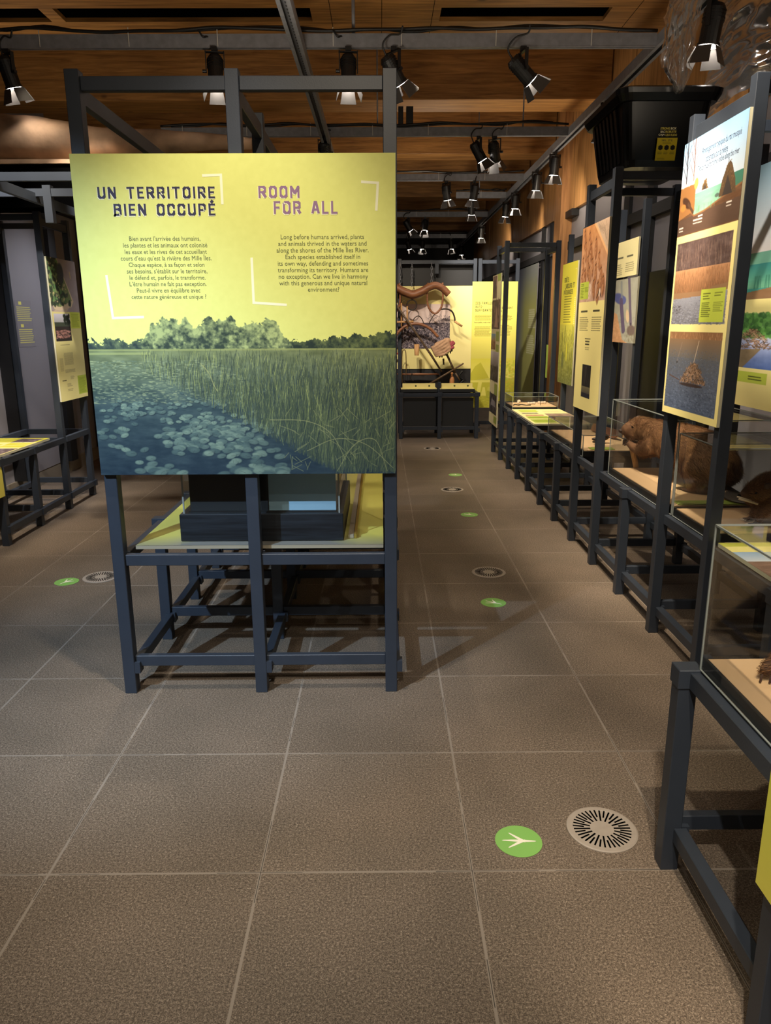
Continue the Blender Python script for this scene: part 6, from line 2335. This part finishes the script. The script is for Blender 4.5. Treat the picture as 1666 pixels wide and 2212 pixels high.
MB().tube(ring_, 0.009, 8, closed=True).build('iron_ring', M['iron'], yk, smooth=True)
mb = MB()
for x_ in (866, 891, 934):
    for k in range(7):
        c0 = bd(x_, 616 - 7 * k)
        lk = [c0 + Vector((0.012 * math.cos(a) * (1 if k % 2 else 0.3), 0.012 * math.cos(a) * (0.3 if k % 2 else 1), 0.026 * math.sin(a))) for a in [2 * math.pi * i / 12 for i in range(12)]]
        mb.tube(lk, 0.004, 6, closed=True)
mb.build('hanging_chain', M['steel'], yk, smooth=True)

sc_ = thing('scythe', 'long bent scythe handle with a pale grip, right of the ox yoke', 'scythe', tuple(bd(965, 690)))
MB().tube(spline([bd(929, 700), bd(938, 684), bd(950, 672), bd(966, 668), bd(979, 673), bd(985, 684), bd(987, 695)], 8), [0.006] * 20 + [0.011] * 29, 8).build('bent_blade', M['iron'], sc_, smooth=True)
MB().cyl(bd(986, 695), bd(1003, 706), 0.016, 0.014, 10).build('grip', M['pale_wood'], sc_, smooth=True)

ar = thing('wooden_arch', 'low bent wooden arch spanning the winter photograph', 'wooden arch', tuple(bd(900, 712)))
MB().tube(spline([bd(845, 740), bd(858, 722), bd(872, 708), bd(890, 701), bd(910, 701), bd(932, 711), bd(950, 729)], 8), 0.020, 10).build('arch', M['brown_wood'], ar, smooth=True)
o = MB().tube(spline([bd(893, 700), bd(896, 689), bd(905, 683), bd(913, 689), bd(918, 702), bd(919, 716)], 7), 0.006, 7).build('wire_hoop', M['iron'], None, smooth=True)
tag(o, 'thin dark hoop above the wooden arch', 'hoop')
fr_ = thing('crossed_laths', 'pale wooden rack of crossed laths at the left of the end display', 'rack', tuple(bd(870, 690)))
MB().cyl(bd(868, 655), bd(868, 706), 0.012, n=8).build('upright', M['pale_wood'], fr_, smooth=True)
MB().cyl(bd(881, 662), bd(881, 712), 0.011, n=8).build('upright', M['pale_wood'], fr_, smooth=True)
MB().cyl(bd(845, 697), bd(895, 695), 0.014, n=8).build('crossbar', M['pale_wood'], fr_, smooth=True)
MB().tube(spline([bd(868, 655), bd(874, 650), bd(880, 656)], 5), 0.004, 6).build('cord', M['leather'], fr_)
o = MB().tube([bd(848, 648, 10.32), bd(890, 706, 10.32), bd(935, 770, 10.32), bd(958, 806, 10.32)], [0.014, 0.014, 0.016, 0.012], 10).build('long_pole', M['dark_wood'], None, smooth=True)
tag(o, 'long dark pole leaning diagonally across the end display', 'pole')

bg = thing('cloth_bundle', 'beige and red folded cloth bundle on crossed sticks in the end display', 'cloth bundle', tuple(bd(958, 752)))
mb = MB()
ax_ = Vector((math.cos(R(26)), 0, math.sin(R(26))))
az_ = Vector((-math.sin(R(26)), 0, math.cos(R(26))))
c_ = bd(955, 752, 10.22)
mb.obox(c_, ax_, 0.125, Vector((0, 1, 0)), 0.060, az_, 0.068)
mb.obox(c_ + ax_ * 0.02 + az_ * 0.045, ax_, 0.085, Vector((0, 1, 0)), 0.050, az_, 0.045)
mb.obox(c_ - ax_ * 0.06 - az_ * 0.03, ax_, 0.060, Vector((0, 1, 0)), 0.055, az_, 0.055)
for k_ in range(5):
    p0 = c_ - ax_ * 0.12 + az_ * (0.05 - 0.028 * k_) - Vector((0, 0.058, 0))
    mb.tube(spline([p0, p0 + ax_ * 0.10 + az_ * (0.012 - 0.01 * k_), p0 + ax_ * 0.22 + az_ * (0.03 - 0.012 * k_)], 5), 0.013, 8)
mb.ball(c_ + ax_ * 0.12 + az_ * 0.05, 0.04, 0.05, 0.035)
cb = remeshed(mb, 'cloth', M['canvas'], bg, 0.010, 3)
tx = bpy.data.textures.new('folds', 'CLOUDS')
tx.noise_scale = 0.07
dm = cb.modifiers.new('folds', 'DISPLACE')
dm.texture = tx
dm.strength = 0.018
mb = MB()
mb.obox(c_ + ax_ * 0.075 - az_ * 0.062 - Vector((0, 0.012, 0)), ax_, 0.085, Vector((0, 1, 0)), 0.050, az_, 0.020)
mb.obox(c_ + ax_ * 0.150 - az_ * 0.015 - Vector((0, 0.008, 0)), (ax_ + az_ * 0.3).normalized(), 0.040, Vector((0, 1, 0)), 0.045, (az_ - ax_ * 0.3).normalized(), 0.030)
rl = mb.build('red_lining', M['canvas_red'], bg, bevel=0.012)
mb = MB()
for k_ in range(7):
    p0 = c_ + ax_ * (-0.06 + 0.03 * k_) - az_ * 0.082 - Vector((0, 0.03, 0))
    mb.tube([p0, p0 + Vector((0.006 * (k_ % 3 - 1), 0, -0.03 - 0.012 * (k_ % 2)))], [0.014, 0.006], 7)
mb.build('dark_fringe', M['black'], bg, smooth=True)
for (a, b, r_, lab) in (((968, 766), (988, 808), 0.016, 'thick brown stick slanting down from the cloth bundle'),
                        ((988, 808), (999, 826), 0.013, 'lower brown stick right of the clay bottle'),
                        ((930, 833), (990, 797), 0.015, 'brown stick slanting up behind the clay bottle'),
                        ((985, 800), (1006, 787), 0.012, 'short dark stick end right above the clay bottle'),
                        ((961, 776), (962, 790), 0.013, 'short dark peg hanging under the cloth bundle')):
    o = MB().cyl(bd(a[0], a[1], 10.30), bd(b[0], b[1], 10.30), r_, r_ * 0.85, 10).build('wooden_stick', M['dark_wood'], None, smooth=True)
    tag(o, lab, 'stick', 'sticks in the end display')
cpt = bd(902, 757, 10.36)
o = MB().lathe((cpt.x, cpt.y, cpt.z - 0.075), [(0.030, 0), (0.030, 0.01), (0.036, 0.15), (0.031, 0.15), (0.026, 0.02)], 18).build('wooden_cup', M['pale_wood'], None, smooth=True)
tag(o, 'tall pale wooden cup hanging in the middle of the end display', 'cup')
st2 = thing('leather_strap', 'long looped leather strap hanging at the left of the end display', 'strap', tuple(bd(874, 790)))
MB().tube(spline([bd(870, 832), bd(869, 790), bd(870, 764), bd(874, 757), bd(878, 764), bd(879, 800), bd(878, 815)], 8), 0.014, 8, flat=0.4).build('loop', M['leather'], st2, smooth=True)
bz = [bd(875, 831) + Vector((0.014 * math.cos(a), 0, 0.018 * math.sin(a))) for a in [2 * math.pi * i / 14 for i in range(14)]]
MB().tube(bz, 0.004, 6, closed=True).build('buckle', M['iron'], st2, smooth=True)
bt = Vector((0.985, 10.38, 0.665))
o = MB().lathe(bt, [(0.030, 0), (0.033, 0.012), (0.034, 0.10), (0.026, 0.125), (0.014, 0.145), (0.012, 0.165), (0.017, 0.172), (0.018, 0.185), (0.012, 0.192)], 20).build('clay_bottle', M['bottle'], None, smooth=True)
tag(o, 'orange clay bottle standing behind the right label board', 'bottle')
sw = thing('red_bar', 'long thin red-brown swingle bar low across the end display', 'bar', tuple(bd(905, 813)))
MB().tube([bd(852, 812, 10.52), bd(885, 813, 10.52), bd(905, 813, 10.52), bd(930, 813, 10.52), bd(955, 813, 10.52)], [0.008, 0.012, 0.018, 0.012, 0.008], 10).build('bar', M['brown_wood'], sw, smooth=True)
MB().tube(spline([bd(893, 810, 10.5), bd(890, 822, 10.5), bd(896, 828, 10.5)], 5), 0.006, 6).build('hook', M['iron'], sw)
o = MB().tube(spline([bd(1008, 806, 10.5), bd(1000, 818, 10.5), bd(1010, 826, 10.5), bd(1002, 834, 10.5)], 6), 0.014, 8).build('iron_hook', M['black'], None, smooth=True)
tag(o, 'black twisted iron hook at the lower right of the end display', 'hook')
rb = bd(852, 766, 10.5)
o = MB().box(rb.x - 0.03, rb.x + 0.055, 10.49, 10.52, rb.z - 0.012, rb.z + 0.012).build('red_block', M['red'], None, bevel=0.003)
tag(o, 'small red wooden block beside the yellow panel edge in the end display', 'block')
